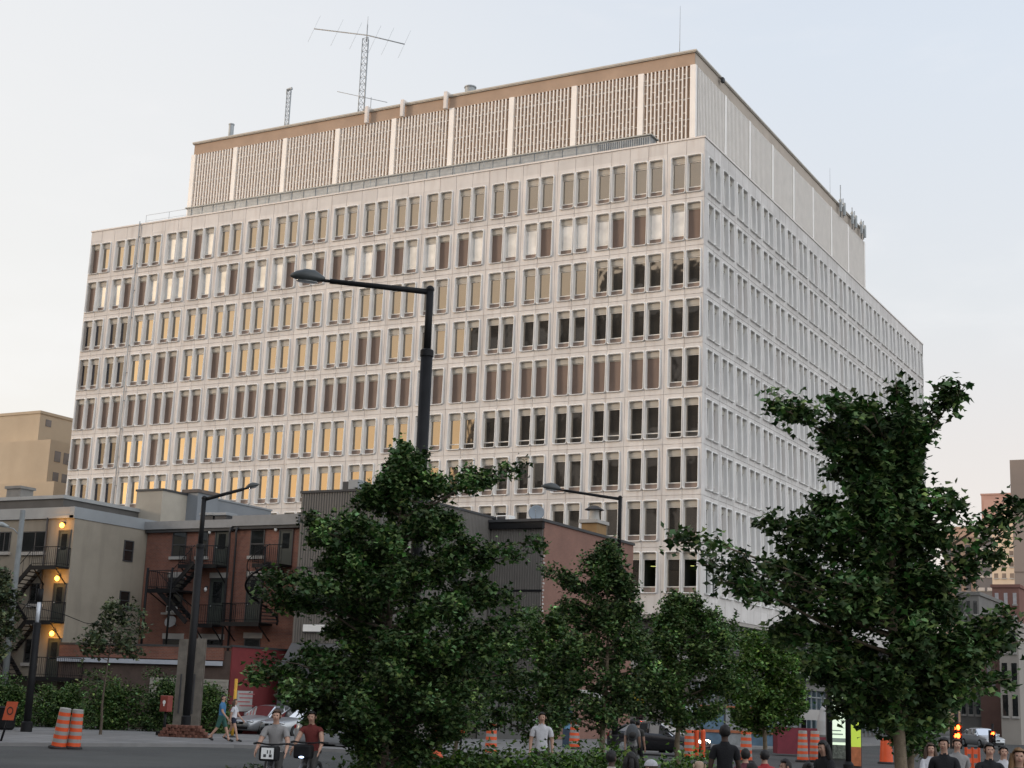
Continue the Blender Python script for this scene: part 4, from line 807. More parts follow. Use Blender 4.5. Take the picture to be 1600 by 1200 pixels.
for k, (px, py, w_, h_) in enumerate(((1543, 1040, .35, 3.2), (1547, 1065, .5, 1.3), (1541, 1068, .25, 1.0))):
    p = aty(px, py, 147.97); b = MB(); b.add([(p[0], 147.97, p[2]-h_/2), (p[0]+w_, 147.97, p[2]-h_/4), (p[0]+w_*.7, 147.97, p[2]+h_*.3), (p[0]+w_*.2, 147.97, p[2]+h_/2), (p[0]-w_*.3, 147.97, p[2])], [(0, 1, 2, 3, 4)]); b.build('painted_mark', mat('mark_grey', (.33, .31, .32), .9), t)
t = blk('cream_house', 'low cream house with two tall dark windows beside the tan slab', 'building', 1560, 1590, 978, 140, 12, mat('warm_grey_cream', (.30, .275, .245), .9, .08, .5), 3, 2, ww=.55, wh=.66, glass=DGLASS)
blk('red_brick_block', 'red brick block with white windows above the low cream house', 'building', 1550, 1592, 918, 175, 12, mat('far_red_brick', (.22, .115, .095), .9, .1, .5), 6, 3, glass=mat('white_sash', (.42, .41, .42), .6), ww=.4, wh=.5)
# ---- buildings across the square behind the viewer: they shade the street and show in the tower's glass
MB_ = mat('dark_render', (.055, .052, .05), .9, .1, .2)
for nm, lab, x0, x1, y0, y1, z, r_, c_ in (('dark_tower', 'tall dark tower across the square behind the viewer', -152, -123, -95, -66, 80, 6, 4), ('brown_tower', 'wide brown tower across the square behind the viewer', -121, -90, -92, -64, 86, 6, 4), ('grey_hall', 'long grey hall across the square behind the viewer', -86, 10, -86, -56, 48, 4, 7)):
    t = thing(nm, lab, 'building', ((x0+x1)/2, (y0+y1)/2, 0)); b = MB(); b.box(x0, x1, y0, y1, 0, z); b.build('wall', MB_, t)
    for i in range(c_):
        for j in range(r_): b = MB(); cw = (x1-x0)/c_; rh = z/r_; b.box(x0+(i+.2)*cw, x0+(i+.8)*cw, y1, y1+.1, (j+.3)*rh, (j+.7)*rh); b.build('window', FG, t)
for nm, lab, x0, x1, y0, y1, z in (('shade_block', 'long dark unseen block added at the left to shade the low houses', -150, -112, -60, 44, 20), ('low_block', 'low dark block farther left outside the view', -226, -157, -120, -62, 40)):  # the long block at left is added, unseen, to shade the low houses
    t = thing(nm, lab, 'building', ((x0+x1)/2, (y0+y1)/2, 0)); b = MB(); b.box(x0, x1, y0, y1, 0, z); b.build('wall', MB_, t); b = MB(); b.box(x0-.3, x1+.3, y0-.3, y1+.3, z, z+.5); b.build('roof', ROOFG, t)
# ------------------------------------------------------------------ trees and shrubs
def proj(P):
    d = np.asarray(P, float)-CAMP; z = d @ Fv; return 800+FOC*(d @ Rv)/z, 600-FOC*(d @ Uv)/z
Rh = Vector(R0); Fh = Vector((math.sin(YAW), math.cos(YAW), 0))
LEAF_S = np.array([[0, 0, 0], [-.56, .42, .10], [-.24, .60, .10], [0, 1.08, -.08], [.24, .60, .10], [.56, .42, .10]])
def leaf_mesh(name, pts, size, m, parent, tintvar=.35, droop=.35, clump=None):
    """pts: (n,3) leaf base points; every leaf is two folded faces with its own turn"""
    n = len(pts); az = rng.uniform(0, 2*math.pi, n); tilt = rng.normal(-droop, .55, n); roll = rng.normal(0, .55, n)
    sz = size*rng.uniform(.65, 1.3, n)
    ca, sa, ct, st, cr, sr = np.cos(az), np.sin(az), np.cos(tilt), np.sin(tilt), np.cos(roll), np.sin(roll)
    fw = np.stack([ca*ct, sa*ct, st], -1); side0 = np.stack([-sa, ca, 0*az], -1); up0 = np.cross(side0, fw)*-1
    side = side0*cr[:, None]+up0*sr[:, None]; up = np.cross(fw, -side)
    V = pts[:, None, :]+sz[:, None, None]*(LEAF_S[None, :, 0:1]*side[:, None, :]+LEAF_S[None, :, 1:2]*fw[:, None, :]+LEAF_S[None, :, 2:3]*up[:, None, :])
    V = V.reshape(-1, 3)-np.array(wloc(parent))
    me = bpy.data.meshes.new(name); me.vertices.add(n*6); me.vertices.foreach_set('co', V.ravel())
    idx = (np.arange(n)[:, None]*6+np.array([[0, 3, 2, 1, 0, 5, 4, 3]])).ravel()
    me.loops.add(n*8); me.loops.foreach_set('vertex_index', idx.astype(np.int32))
    me.polygons.add(n*2); me.polygons.foreach_set('loop_start', np.arange(n*2, dtype=np.int32)*4)
    me.update(calc_edges=True); me.validate()
    at = me.attributes.new('tint', 'FLOAT_COLOR', 'FACE'); k = rng.lognormal(0, tintvar, n)
    if clump is not None: k = k*clump
    y = rng.uniform(-.15, .25, n)
    c = np.stack([k*(1+y), k, k*(1-y), np.ones(n)], -1); at.data.foreach_set('color', np.repeat(c, 2, 0).ravel().astype(np.float32))
    me.materials.append(m); o = bpy.data.objects.new(name, me); COL.objects.link(o); o.parent = parent; return o
LEAFA = leafmat('leaf_dark', (.022, .056, .013), (.070, .115, .042))
LEAFB = leafmat('leaf_mid', (.029, .070, .014), (.075, .125, .042))
LEAFC = leafmat('leaf_fresh', (.042, .098, .014), (.085, .145, .04))
LEAFD = leafmat('leaf_grey', (.036, .054, .024), (.07, .09, .048))
def tree(name, label, px, D, prof, nl, nt, npt, size, lm, bark, trunk_r, extra=(), z0=.1, group=None, low=None, seed=1, spread=.30, cat='tree', xd=.6, gap=0.0):
    rs = np.random.default_rng(seed); b = base(px, D, z0); B = Vector(b); ppm = FOC*1.0/D
    t = thing(name, label, cat, b, group)
    def at(py, lpx):  # a point in the trunk's depth plane
        return Vector(aty_depth(lpx, py, D))
    def aty_depth(x, y, D): return atd(x, y, D)
    zs, L, Rr = [], [], []
    for py, l, r in prof:
        zc = atd((l+r)/2, py, D)[2]; tx = proj((b[0], b[1], zc))[0]
        zs.append(zc); L.append((tx-l)/ppm); Rr.append((r-tx)/ppm)
    o = np.argsort(zs); zs = np.array(zs)[o]; L = np.array(L)[o]; Rr = np.array(Rr)[o]
    ztop = zs[-1]; zlow = zs[0] if low is None else low
    # trunk: a slightly wandering leader
    K = 9; pts = []
    for k in range(K+1):
        f = k/K; z = b[2]+(ztop-.25-b[2])*f; w = .05*math.sin(f*5+seed)*(f > .12)
        pts.append(Vector((b[0]+w*Rh.x+.04*math.cos(f*7+seed)*f*Fh.x, b[1]+w*Rh.y+.04*f*Fh.y, z)))
    def trunk_at(z):
        f = max(0, min(.999, (z-b[2])/(ztop-.25-b[2])))*K; i = int(f); return pts[i].lerp(pts[i+1], f-i)
    tb = MB(); tb.tube([pts[0]-Vector((0, 0, .05))]+pts, [trunk_r*1.35]+[trunk_r*(1.1 if k == 0 else 1-.93*k/K) for k in range(K+1)], 10)
    P = []; CL = []
    def limb(z, az, ln, rise, rad, tip=None, dens=1.0):
        p0 = trunk_at(z); d = (Rh*math.cos(az)+Fh*math.sin(az))
        p3 = tip if tip is not None else p0+d*ln+Vector((0, 0, rise))
        if tip is not None: d = (p3-p0); d.z = 0; ln = max(.2, d.length); d.normalize(); rise = p3.z-p0.z
        mid = p0.lerp(p3, .5)+Vector((rs.normal(0, .05*ln), rs.normal(0, .05*ln), -.10*abs(rise)+.08*ln))
        cv = [p0, p0.lerp(mid, .5)+Vector((0, 0, -.02*ln)), mid, mid.lerp(p3, .5)+Vector((0, 0, .03*ln)), p3]
        tb.tube(cv, [rad, rad*.8, rad*.6, rad*.42, rad*.16], 5, cap=False)
        def on(f): f = max(0, min(.999, f))*4; i = int(f); return cv[i].lerp(cv[i+1], f-i)
        for q in range(max(3, int(dens*nt*min(1.3, .35+ln*.45)))):
            f = 1-abs(rs.normal(0, .42)) if rs.random() < .8 else rs.uniform(.3, 1)
            f = max(.22, min(1.02, f)); c = on(f); s = spread*(.55+.35*ln)*(1.15-f*.75)
            e = c+Vector((rs.normal(0, s), rs.normal(0, s), rs.normal(.05, s*.62)))
            tb.tube([c, c.lerp(e, .6)+Vector((0, 0, .03)), e], [rad*.22+.003, rad*.15+.003, .003], 3, cap=False)
            n = max(4, int(rs.poisson(npt))); kk = rs.lognormal(0, .42)
            a = rs.uniform(.15, 1.08, n)[:, None]
            pp = np.array(c)[None]*(1-a)+np.array(e)[None]*a+rs.normal(0, .5*size+.035, (n, 3)); P.append(pp); CL.append(np.full(n, kk))
    ga = 2.39996
    for i in range(nl):
        f = (i+.5)/nl; z = zlow+(ztop-zlow)*(f**.92)
        az = i*ga+seed+rs.normal(0, .3); c_ = math.cos(az); s_ = math.sin(az)
        l_, r_ = np.interp(z, zs, L), np.interp(z, zs, Rr); side = r_ if c_ > 0 else l_; dep = .46*(l_+r_)
        ln = math.hypot(side*c_, dep*s_)/1.0*rs.uniform(.74, 1.0); ln = max(.15, ln)
        rise = ln*rs.uniform(.05, .5)+.1
        zr = max(zlow*.55+b[2]*.45, z-rise*.8)
        if rs.random() < gap: continue
        limb(zr, az, ln*.97, z-zr+rs.normal(0, .08), max(.012, trunk_r*.36*(1-.6*f)*min(1.2, .4+ln*.4)))
    for py, x, dz, dd in extra:
        tip = Vector(atd(x, py, D+dd)); p = proj(tip); tip_z = tip.z
        limb(max(zlow*.7+b[2]*.3, tip_z-dz), 0, 0, 0, trunk_r*.26, tip=tip, dens=xd)
    tb.build('trunk', bark, t)
    P = np.concatenate(P); CL = np.concatenate(CL)
    leaf_mesh('crown', P, size, lm, t, clump=CL)
    return t
PROF1 = [(1168, 560, 720), (1130, 480, 770), (1090, 425, 830), (1055, 385, 850), (1000, 455, 842), (975, 440, 832), (935, 408, 815), (905, 415, 818), (880, 478, 800), (850, 465, 810), (815, 470, 762), (790, 530, 745), (765, 565, 742), (735, 590, 700), (712, 605, 660), (692, 622, 642)]
tree('broadleaf_tree', 'big dark broadleaf tree hiding the base of the tall lamp post left of centre', 604, 30, PROF1, 96, 18, 40, .098, LEAFA, BARK, .13,
     extra=((736, 798, .9, -.4), (748, 770, .8, .3), (845, 838, 1.1, 0), (868, 815, 1.0, .5), (1046, 386, .5, 0), (1030, 415, .8, -.6), (925, 408, 1.0, .3), (700, 632, .3, 0), (812, 478, .9, 0), (828, 500, .8, -.5), (1090, 430, .4, .4), (1130, 470, .2, -.4), (960, 826, 1.2, .5), (1060, 846, .6, 0)), seed=3, low=.95, z0=.1, spread=.25, gap=.08)
PROF2 = [(1140, 868, 985), (1110, 850, 1010), (1070, 850, 1030), (1020, 850, 1035), (980, 858, 1030), (940, 862, 1010), (915, 862, 1000), (890, 880, 985), (868, 915, 975), (850, 940, 958)]
tree('young_tree', 'slim young tree in front of the second tall lamp post at centre', 943, 36, PROF2, 54, 17, 30, .09, LEAFA, BARKL, .085, extra=((893, 857, .7, 0), (848, 952, .2, 0), (905, 880, .5, .3), (870, 968, .4, 0)), seed=5, low=1.75)
PROF3 = [(1130, 1330, 1460), (1105, 1285, 1480), (1080, 1245, 1520), (1040, 1200, 1535), (1000, 1178, 1520), (960, 1165, 1510), (920, 1155, 1495), (880, 1165, 1480), (845, 1195, 1470), (815, 1210, 1460), (790, 1225, 1455), (760, 1235, 1445), (725, 1240, 1440), (690, 1245, 1420), (660, 1262, 1400), (640, 1295, 1385), (622, 1325, 1368)]
tree('broadleaf_tree', 'largest broadleaf tree standing in front of the right face of the tower', 1404, 20, PROF3, 88, 15, 38, .096, LEAFA, BARKL, .108,
     extra=((603, 1508, 1.2, 0), (590, 1400, .8, .2), (608, 1480, 1.0, .1), (640, 1425, .8, -.2), (843, 1040, 1.0, 0), (880, 1085, .9, .1), (905, 1120, .9, -.2), (790, 1598, 1.0, .1), (830, 1585, .9, 0), (862, 1560, .8, .2), (960, 1590, .9, 0), (985, 1570, .8, .2), (1010, 1540, .7, 0), (632, 1205, .9, 0), (640, 1225, .8, .2), (628, 1300, .7, -.1), (630, 1355, .7, .1), (775, 1478, .6, .2), (795, 1495, .6, 0), (1060, 1580, .6, .2), (810, 1190, .9, .1), (1000, 1600, .9, .4)), seed=8, low=2.0, spread=.185, gap=.08)
PROF4 = [(1140, 1005, 1140), (1115, 985, 1160), (1075, 975, 1180), (1030, 985, 1185), (990, 1000, 1165), (965, 1020, 1140), (945, 1040, 1110), (928, 1070, 1095)]
tree('young_tree', 'round young tree right of centre with a pale thin trunk', 1060, 40, PROF4, 56, 19, 30, .092, LEAFB, BARKL, .085, seed=11, low=1.8, extra=((935, 1090, .4, 0), (960, 1125, .5, 0)))
PROF5 = [(1148, 1140, 1250), (1120, 1120, 1275), (1080, 1110, 1280), (1040, 1120, 1275), (1010, 1135, 1260), (985, 1160, 1240)]
tree('young_tree', 'fresh green young tree between the round tree and the largest tree', 1194, 45, PROF5, 48, 18, 30, .10, LEAFC, BARKL, .085, seed=14, low=1.65)
PROF6 = [(1150, 760, 870), (1110, 745, 885), (1060, 750, 890), (1010, 765, 880), (975, 790, 865), (950, 810, 850)]
tree('young_tree', 'young tree half hidden behind the right edge of the big dark tree', 858, 42, PROF6, 46, 17, 28, .10, LEAFB, BARK, .085, seed=17, low=1.4)
PROF7 = [(1165, 670, 770), (1120, 655, 790), (1060, 665, 790), (1010, 690, 770)]
tree('young_tree', 'dark young tree wholly behind the big dark tree with a thin grey trunk', 714, 46, PROF7, 26, 13, 22, .11, LEAFA, BARKL, .08, seed=19, low=1.2)
PROF8 = [(1150, 1430, 1500), (1110, 1425, 1520), (1060, 1420, 1525), (1000, 1430, 1510), (960, 1440, 1490)]
tree('young_tree', 'tree standing behind the largest tree with its trunk close to the right', 1424, 30, PROF8, 40, 15, 26, .095, LEAFB, BARKL, .10, seed=23, low=1.4)
PROF9 = [(1068, 165, 205), (1045, 130, 215), (1020, 118, 235), (995, 125, 240), (970, 140, 235), (950, 155, 220), (938, 185, 215)]
tree('slender_tree', 'thin young tree with drooping sparse leaves in front of the beige house', 164, 61, PROF9, 22, 7, 13, .17, LEAFD, BARK, .06, seed=29, low=3.4, z0=.12, extra=((1000, 112, .6, 0), (955, 235, .9, 0), (1055, 135, .3, 0)), gap=.1)
PROF10 = [(1040, -60, 20), (1000, -80, 34), (960, -80, 38), (920, -70, 34), (895, -60, 18), (880, -45, 0)]
tree('leafy_tree', 'leafy tree cut by the left edge in front of the fire escape', -30, 60, PROF10, 34, 13, 20, .15, LEAFD, BARK, .12, seed=31, low=3.0, z0=.12)
def shrub(name, label, cat, pts, r, h, n, size, lm, seed, group=None, z0=.1):
    """a hedge or bush: leafy mounds along a line of ground points"""
    rs = np.random.default_rng(seed); c = np.mean([p for p in pts], 0); t = thing(name, label, cat, (c[0], c[1], z0), group)
    P = []; CL = []; st = MB(); L = len(pts)-1
    mounds = [(rs.uniform(0, L), rs.uniform(-.4, .4)*r, rs.uniform(.55, 1.0)) for _ in range(max(4, int(3*L)))] if cat == 'bush' else None
    for k in range(n):
        f = rs.uniform(0, L)
        if mounds:
            mf, mo, ms = mounds[k % len(mounds)]; i = min(int(mf), L-1); q = np.array(pts[i])*(1-(mf-i))+np.array(pts[i+1])*(mf-i)+np.array([Fh.x, Fh.y])*mo
            u = rs.normal(0, 1, 3); u /= np.linalg.norm(u); u[2] = abs(u[2]); rad = ms*rs.uniform(.75, 1.05)
            p = np.array([q[0]+u[0]*rad*r*.95, q[1]+u[1]*rad*r*.95, z0+.12+u[2]*rad*h*1.06])
            if k % 6 == 0: st.tube([(q[0], q[1], z0-.02), (p[0], p[1], p[2])], [.02, .006], 3, cap=False)
            P.append(p[None]+rs.normal(0, 1, (22, 3))*np.array([.17, .17, .13])); CL.append(np.full(22, rs.lognormal(0, .35))); continue
        pass; i = min(int(f), L-1); q = np.array(pts[i])*(1-(f-i))+np.array(pts[i+1])*(f-i)
        a = rs.uniform(0, 2*math.pi); rr = r*math.sqrt(rs.uniform(0, 1)); hh = h*(.75+.35*math.sin(f*3.1+seed)*math.sin(f*1.7)+rs.normal(0, .07))
        zz = hh*math.sqrt(max(.05, 1-(rr/r)**2))*rs.uniform(.45, 1.0)**.5
        p = np.array([q[0]+rr*math.cos(a), q[1]+rr*math.sin(a), z0+zz])
        if k % 6 == 0: st.tube([(q[0], q[1], z0-.02), (p[0], p[1], p[2])], [.02, .006], 3, cap=False)
        m_ = 22; P.append(p[None]+rs.normal(0, 1, (m_, 3))*np.array([.2, .2, .15])*(h/1.2)**.5); CL.append(np.full(m_, rs.lognormal(0, .3)))
    st.build('stem', BARK, t); P = np.concatenate(P); P[:, 2] = np.maximum(P[:, 2], z0+.03)
    leaf_mesh('foliage', P, size, lm, t, clump=np.concatenate(CL)); return t
G = lambda px, D: base(px, D)[:2]
shrub('clipped_hedge', 'low clipped hedge running along the plaza in front of the street', 'hedge', [G(575, 31.5), G(700, 31), G(840, 31), G(980, 31.5), G(1110, 32.5)], .85, 1.10, 560, .10, LEAFC, 3)
shrub('weed_clump', 'tuft of tall grey green weeds at the near kerb behind the cyclists', 'plant', [G(375, 34), G(420, 34)], .4, .45, 30, .09, LEAFD, 5, z0=0)
for px0, px1, D, h, sd, lab in ((-40, 62, 67, 2.4, 6, 'dense tall bush under the fire escape at the far left'), (60, 150, 69, 1.9, 7, 'lower part of the bushes behind the black lamp column'), (130, 232, 68, 2.75, 8, 'broad tall bush behind the slender tree and barrels'), (225, 285, 68.5, 2.6, 9, 'tall bush left of the boarded lamp post'), (305, 345, 69.5, 2.3, 10, 'bush growing right of the boarded lamp post by the cream door')):
    shrub('bush', lab, 'bush', [G(px0+15, D), G((px0+px1)/2, D+.5), G(px1-15, D)], 1.1, h, 420, .105, LEAFB if sd != 9 else LEAFA, sd, 'bushes in front of the houses', z0=.06)
# ------------------------------------------------------------------ street lamps
def lamp(name, label, px_top, py_top, D, hx, hy, joint_f, wide, group='tall black street lamps'):
    top = Vector(atd(px_top, py_top, D)); x, y, z = top; t = thing(name, label, 'street lamp', (x, y, .1), group)
    zj = .1+(z-.1)*joint_f
    b = MB(); b.tube([(x, y, .1), (x, y, zj)], wide*.5, 14); b.lathe([(wide*.9, .1), (wide*.9, .14), (wide*.62, .16), (wide*.62, .9), (wide*.5, .95)], (x, y, 0), 14); b.lathe([(wide*.56, zj-.12), (wide*.56, zj+.02), (wide*.34, zj+.06)], (x, y, 0), 14); b.build('post', DARKM, t)
    b = MB(); b.tube([(x, y, zj), (x, y, z+.06)], wide*.31, 12); b.ell((x, y, z+.04), (wide*.36,)*3, 10, 6); b.build('upper_post', DARKM, t)
    h = Vector(atd(hx, hy, D)); a = Vector((x, y, z-.02)); d = (h-a); L = d.length; d.normalize()
    b = MB(); b.tube([a, a+d*(L*.76)], [wide*.25, wide*.21], 10); b.tube([a+d*(L*.76), a+d*(L*.84)], wide*.14, 8); b.build('arm', DARKM, t)
    # cobra head: an elongated shell
    sd_ = d.cross(Vector((0, 0, 1))).normalized(); up = sd_.cross(d); b = MB(); n = 12; rings = []
    s0 = L*.80; HL = L*.265
    for f, w, ht in ((0, .25, .2), (.1, .55, .45), (.3, .92, .85), (.55, 1.0, .9), (.8, .75, .6), (.95, .35, .28), (1.0, .05, .05)):
        rings.append([a+d*(s0+HL*f)+sd_*(math.cos(2*math.pi*k/n)*w*L*.062)+up*((math.sin(2*math.pi*k/n)*ht*L*.075)*(1 if math.sin(2*math.pi*k/n) > 0 else .55)+.01*L) for k in range(n)])
    b.add([p for r_ in rings for p in r_], [(i*n+k, i*n+(k+1) % n, (i+1)*n+(k+1) % n, (i+1)*n+k) for i in range(len(rings)-1) for k in range(n)], 0, True); hd = b.build('lamp_head', mat('lamp_grey', (.055, .06, .06), .4, .1, 4), t)
    b = MB(); c = a+d*(s0+HL*.5)-up*(L*.022); b.ell(c, (1, 1, 1), 12, 8, 0, Matrix((tuple(d*HL*.33), tuple(sd_*L*.042), tuple(up*L*.012))).transposed()); b.build('lens', glassy('lamp_lens', (.10, .10, .09), .15), hd)
    return t
lamp('street_lamp', 'nearest tall black street lamp rising before the middle of the tower', 672, 455, 34, 466, 434, .872, .275)
lamp('street_lamp', 'tall black street lamp with boarded base in front of the red brick house', 319, 780, 66.7, 400, 759, .80, .34)
lamp('street_lamp', 'tall black street lamp in front of the pink brick wall at centre', 969, 779, 61, 853, 762, .78, .26)
lamp('street_lamp', 'farthest street lamp with its head showing through the big right tree', 1255, 893, 84, 1150, 874, .8, .28)
p = Vector(atd(64, 920, 61.8)); t = thing('light_column', 'black light column with a white tube near its top at the left', 'light column', (p.x, p.y, .12)); b = MB(); b.tube([(p.x, p.y, .12), (p.x, p.y, p.z-1.4)], .155, 12); b.lathe([(.24, .12), (.24, .5), (.16, .55)], (p.x, p.y, 0), 12); b.build('post', DARKM, t)
b = MB(); b.tube([(p.x, p.y, p.z-1.4), (p.x, p.y, p.z-.55)], .10, 12); b.build('diffuser', mat('opal_white', (.62, .64, .68), .4), t); b = MB(); b.tube([(p.x, p.y, p.z-.55), (p.x, p.y, p.z)], .12, 12); b.tube([(p.x+.12, p.y, p.z-1.4), (p.x+.12, p.y, p.z-.5)], .015, 4); b.build('cap', DARKM, t)
p = Vector(aty(36, 797, 54)); t = thing('utility_pole', 'weathered grey utility pole with a small curved lamp arm at the left', 'utility pole', (p.x, p.y, .1)); b = MB(); b.tube([(p.x, p.y, .1), (p.x, p.y, p.z)], [.17, .13], 10); b.build('pole', mat('grey_pole', (.16, .17, .17), .8, .2, 2), t)
a = Vector((p.x, p.y, aty(30, 838, 54)[2])); e = Vector(aty(10, 823, 53.6)); h2 = Vector(aty(-8, 816, 53.4)); b = MB(); b.tube([a, a.lerp(e, .5)+Vector((0, 0, .14)), e], .03, 6); b.build('arm', STEEL, t); b = MB(); b.tube([e+Vector((.15, 0, 0)), e.lerp(h2, .4)+Vector((0, 0, .03)), h2], [.06, .13, .05], 8); b.build('lamp_head', mat('head_grey', (.3, .32, .32), .5), t)
t = thing('overhead_wire', 'thin dark wires strung past the side wall of the beige house', 'wire', tuple(aty(95, 975, 54))); b = MB(); b.tube([aty(20, 940, 54), aty(100, 960, 55), aty(132, 973, 57), aty(205, 985, 60)], .018, 4); b.build('cable', DARKM, t)
# boards round the second lamp, pavers, red box
q = base(294, 66.7, .1); t = thing('wood_boards', 'weathered upright wooden boards strapped round the lamp post base', 'boards', q); zt = atd(303, 997, 66.7)[2]
for k, (o, w_) in enumerate(((-.52, .40), (.12, .52), (.60, .10))):
    b = MB(); c = Vector(q)+Rh*o+Fh*(-.28 if k < 2 else -.2); u = Rh*w_; v = Fh*.08
    pts_ = [c, c+u, c+u+v, c+v]; hh = zt-(.0 if k else .05); b.add([(p.x, p.y, .1) for p in pts_]+[(p.x, p.y, hh) for p in pts_], [(3, 2, 1, 0), (4, 5, 6, 7), (0, 1, 5, 4), (1, 2, 6, 5), (2, 3, 7, 6), (3, 0, 4, 7)]); b.build('board', WOOD, t)
for k in range(2):
    b = MB(); c = Vector(q)+Rh*(-.28+.6*k)-Fh*.37; b.beam((c.x, c.y, 1.0), (c.x, c.y, zt-1.6), .06, .05); b.build('batten', CHARC, t)
q = base(294, 61.5, .12); t = thing('paver_pile', 'low pile of red brown pavers stacked beside the lamp post', 'paver stack', q); random.seed(5)
PVM = mat('red_brown_paver', (.15, .065, .045), .9, .3, 6); b = MB()
for lay in range(4):
    for k in range(9-lay):
        for row in range(2):
            c = Vector(q)+Rh*((k-4+lay*.4)*.235+random.uniform(-.04, .04))+Fh*(row*.35+random.uniform(-.05, .05)); z = .12+lay*.125; b.bbox(c.x-.11, c.x+.11, c.y-.12, c.y+.12, z, z+.115, .012)
b.build('pavers', PVM, t)
q = base(262, 63, .12); t = thing('red_box', 'red box with a white mark on a dark post by the bushes', 'post box', q); b = MB(); b.tube([(q[0], q[1], .12), (q[0], q[1], 1.2)], .06, 8); b.bbox(q[0]-.25, q[0]+.25, q[1]-.25, q[1]+.25, .12, .3, .03); b.build('post', DARKM, t)
ob = MB(); ob.bbox(q[0]-.21, q[0]+.21, q[1]-.17, q[1]+.17, 1.1, 1.78, .03); o = ob.build('box', mat('box_red', (.20, .038, .028), .5, .15, 3), t)
mk = MB(); mk.lathe([(.0, q[1]-.178), (.085, q[1]-.178)], (q[0]+.03, 0, 1.5), 12, axis='y'); mk.box(q[0]+.0, q[0]+.06, q[1]-.182, q[1]-.176, 1.34, 1.5); mk.build('mark', WHITE, o)
# ------------------------------------------------------------------ barrels, cones, signs
def barrel_proto(label, loc, h=1.32, r=.245):
    t = thing('traffic_barrel', label, 'traffic barrel', (0, 0, 0), 'orange traffic barrels'); b = MB(); n = 10; prof = [(0, h+.01), (r*.7, h+.01), (r*.72, h)]; mis = [1, 1]
    for k in range(n):
        z1 = h-(h-.10)*k/n; z0 = h-(h-.10)*(k+1)/n; ra = r*(.76+.24*(k/n)); rb = r*(.76+.24*((k+1)/n)); prof += [(ra, z1-.004), (rb, z0+.004)]; mis += [1 if k == 0 else (1 if k % 2 == 0 else 0)]*2
    b.lathe(prof, (0, 0, 0), 18, mis[:len(prof)-1]); b.build('drum', [ORANGE, REFLW], t)
    b = MB(); b.lathe([(0, .0), (r*1.35, 0), (r*1.35, .07), (r*1.02, .11), (0, .11)], (0, 0, 0), 8); b.build('base', RUBBER, t); t.location = loc; return t
bp = barrel_proto('left one of the two leaning striped barrels at the kerb', base(101, 49, 0)); bp.rotation_euler = (0, R(7), 0)
c = copy_as(bp, 'right one of the two leaning striped barrels at the kerb', base(124, 49.2, 0)); c.rotation_euler = (R(2), R(3), .4); c.scale = (.95, .95, .97)
for px, D, z, lab in ((770, 58, .0, 'striped barrel standing in the street before the grey base wall'), (899, 66, .12, 'striped barrel before the pink brick wall, right of the white polo shirt'), (1006, 70, .12, 'striped barrel beside the dark car with lit headlight'), (1254, 64, 0, 'left striped barrel of the pair before the red stall'), (1273, 64.5, 0, 'right striped barrel of the pair before the red stall'), (1298, 63, 0, 'striped barrel just left of the lit advertising column'), (1078, 62, 0, 'striped barrel before the shop windows, left of the standing man'), (-6, 63, .12, 'striped barrel cut by the left edge beside the black bin'), (1041, 66, .12, 'striped barrel behind the headlight of the dark car'), (1166, 58, .1, 'plain orange barrel top behind the striped shirt')):
    copy_as(bp, lab, base(px, D, z), rng.uniform(0, 3))
b = MB(); t = thing('traffic_barrel', 'plain bright orange barrel behind the trunk of the largest tree', 'traffic barrel', base(1384, 66, 0), 'orange traffic barrels'); q = base(1384, 66, 0); b.lathe([(0, 1.1), (.24, 1.1), (.3, .1), (.3, 0)], q, 16); b.lathe([(.255, .8), (.265, .65)], q, 16, [0]); b.build('drum', [ORANGE], t); b = MB(); b.lathe([(.4, 0), (.4, .07), (.3, .1)], q, 8); b.build('base', RUBBER, t)
q = base(683, 53, 0); t = thing('traffic_cone', 'orange cone with pale bands standing in the street under the big tree', 'traffic cone', q); b = MB(); prof = [(.30, .06), (.22, .32), (.19, .42), (.15, .56), (.12, .70), (.06, .92), (.0, .94)]; b.lathe(prof, q, 16, [0, 1, 0, 1, 0, 0]); b.lathe([(.0, .93), (.12, .98), (.12, 1.12), (0, 1.2)], q, 10, [0, 0, 1]); b.build('cone', [ORANGE, REFLW], t); b = MB(); b.bbox(q[0]-.36, q[0]+.36, q[1]-.36, q[1]+.36, 0, .06, .02); b.build('base', ORANGE, t)
def sign(name, label, px, D, z0, h, w_, hh, m, tilt=0, black=True):
    q = base(px, D, z0); t = thing(name, label, 'sign', q, None); b = MB(); top = Vector(q)+Vector((0, 0, h)); b.tube([q, Vector(q)+Rh*tilt+Vector((0, 0, h))], .04, 6); b.beam(Vector(q)-Rh*.3+Vector((0, 0, .03)), Vector(q)+Rh*.3+Vector((0, 0, .03)), .06, .06); b.build('post', DARKM, t)
    c = Vector(q)+Rh*tilt*.85+Vector((0, 0, h-hh*.35))-Fh*.05; u = Rh*(w_/2); v = Vector((0, 0, hh/2))+Rh*tilt*.18; f = Fh*.015; b = MB()
    pts_ = [c-u-v, c+u-v, c+u+v, c-u+v]; b.add([p-f for p in pts_]+[p+f for p in pts_], [(0, 1, 2, 3), (7, 6, 5, 4), (0, 4, 5, 1), (1, 5, 6, 2), (2, 6, 7, 3), (3, 7, 4, 0)]); pl = b.build('panel', m, t)
    b = MB(); g = Fh*.022; n = 14; r1, r2 = w_*.30, w_*.20; cc = [(c-g+Rh*(math.cos(2*math.pi*k/n)*r)+Vector((0, 0, math.sin(2*math.pi*k/n)*r*1.25))) for r in (r1, r2) for k in range(n)]
    b.add(cc, [(k, (k+1) % n, n+(k+1) % n, n+k) for k in range(n)]); b.build('symbol', mat('sign_dark', (.06, .02, .012), .7), pl); return t
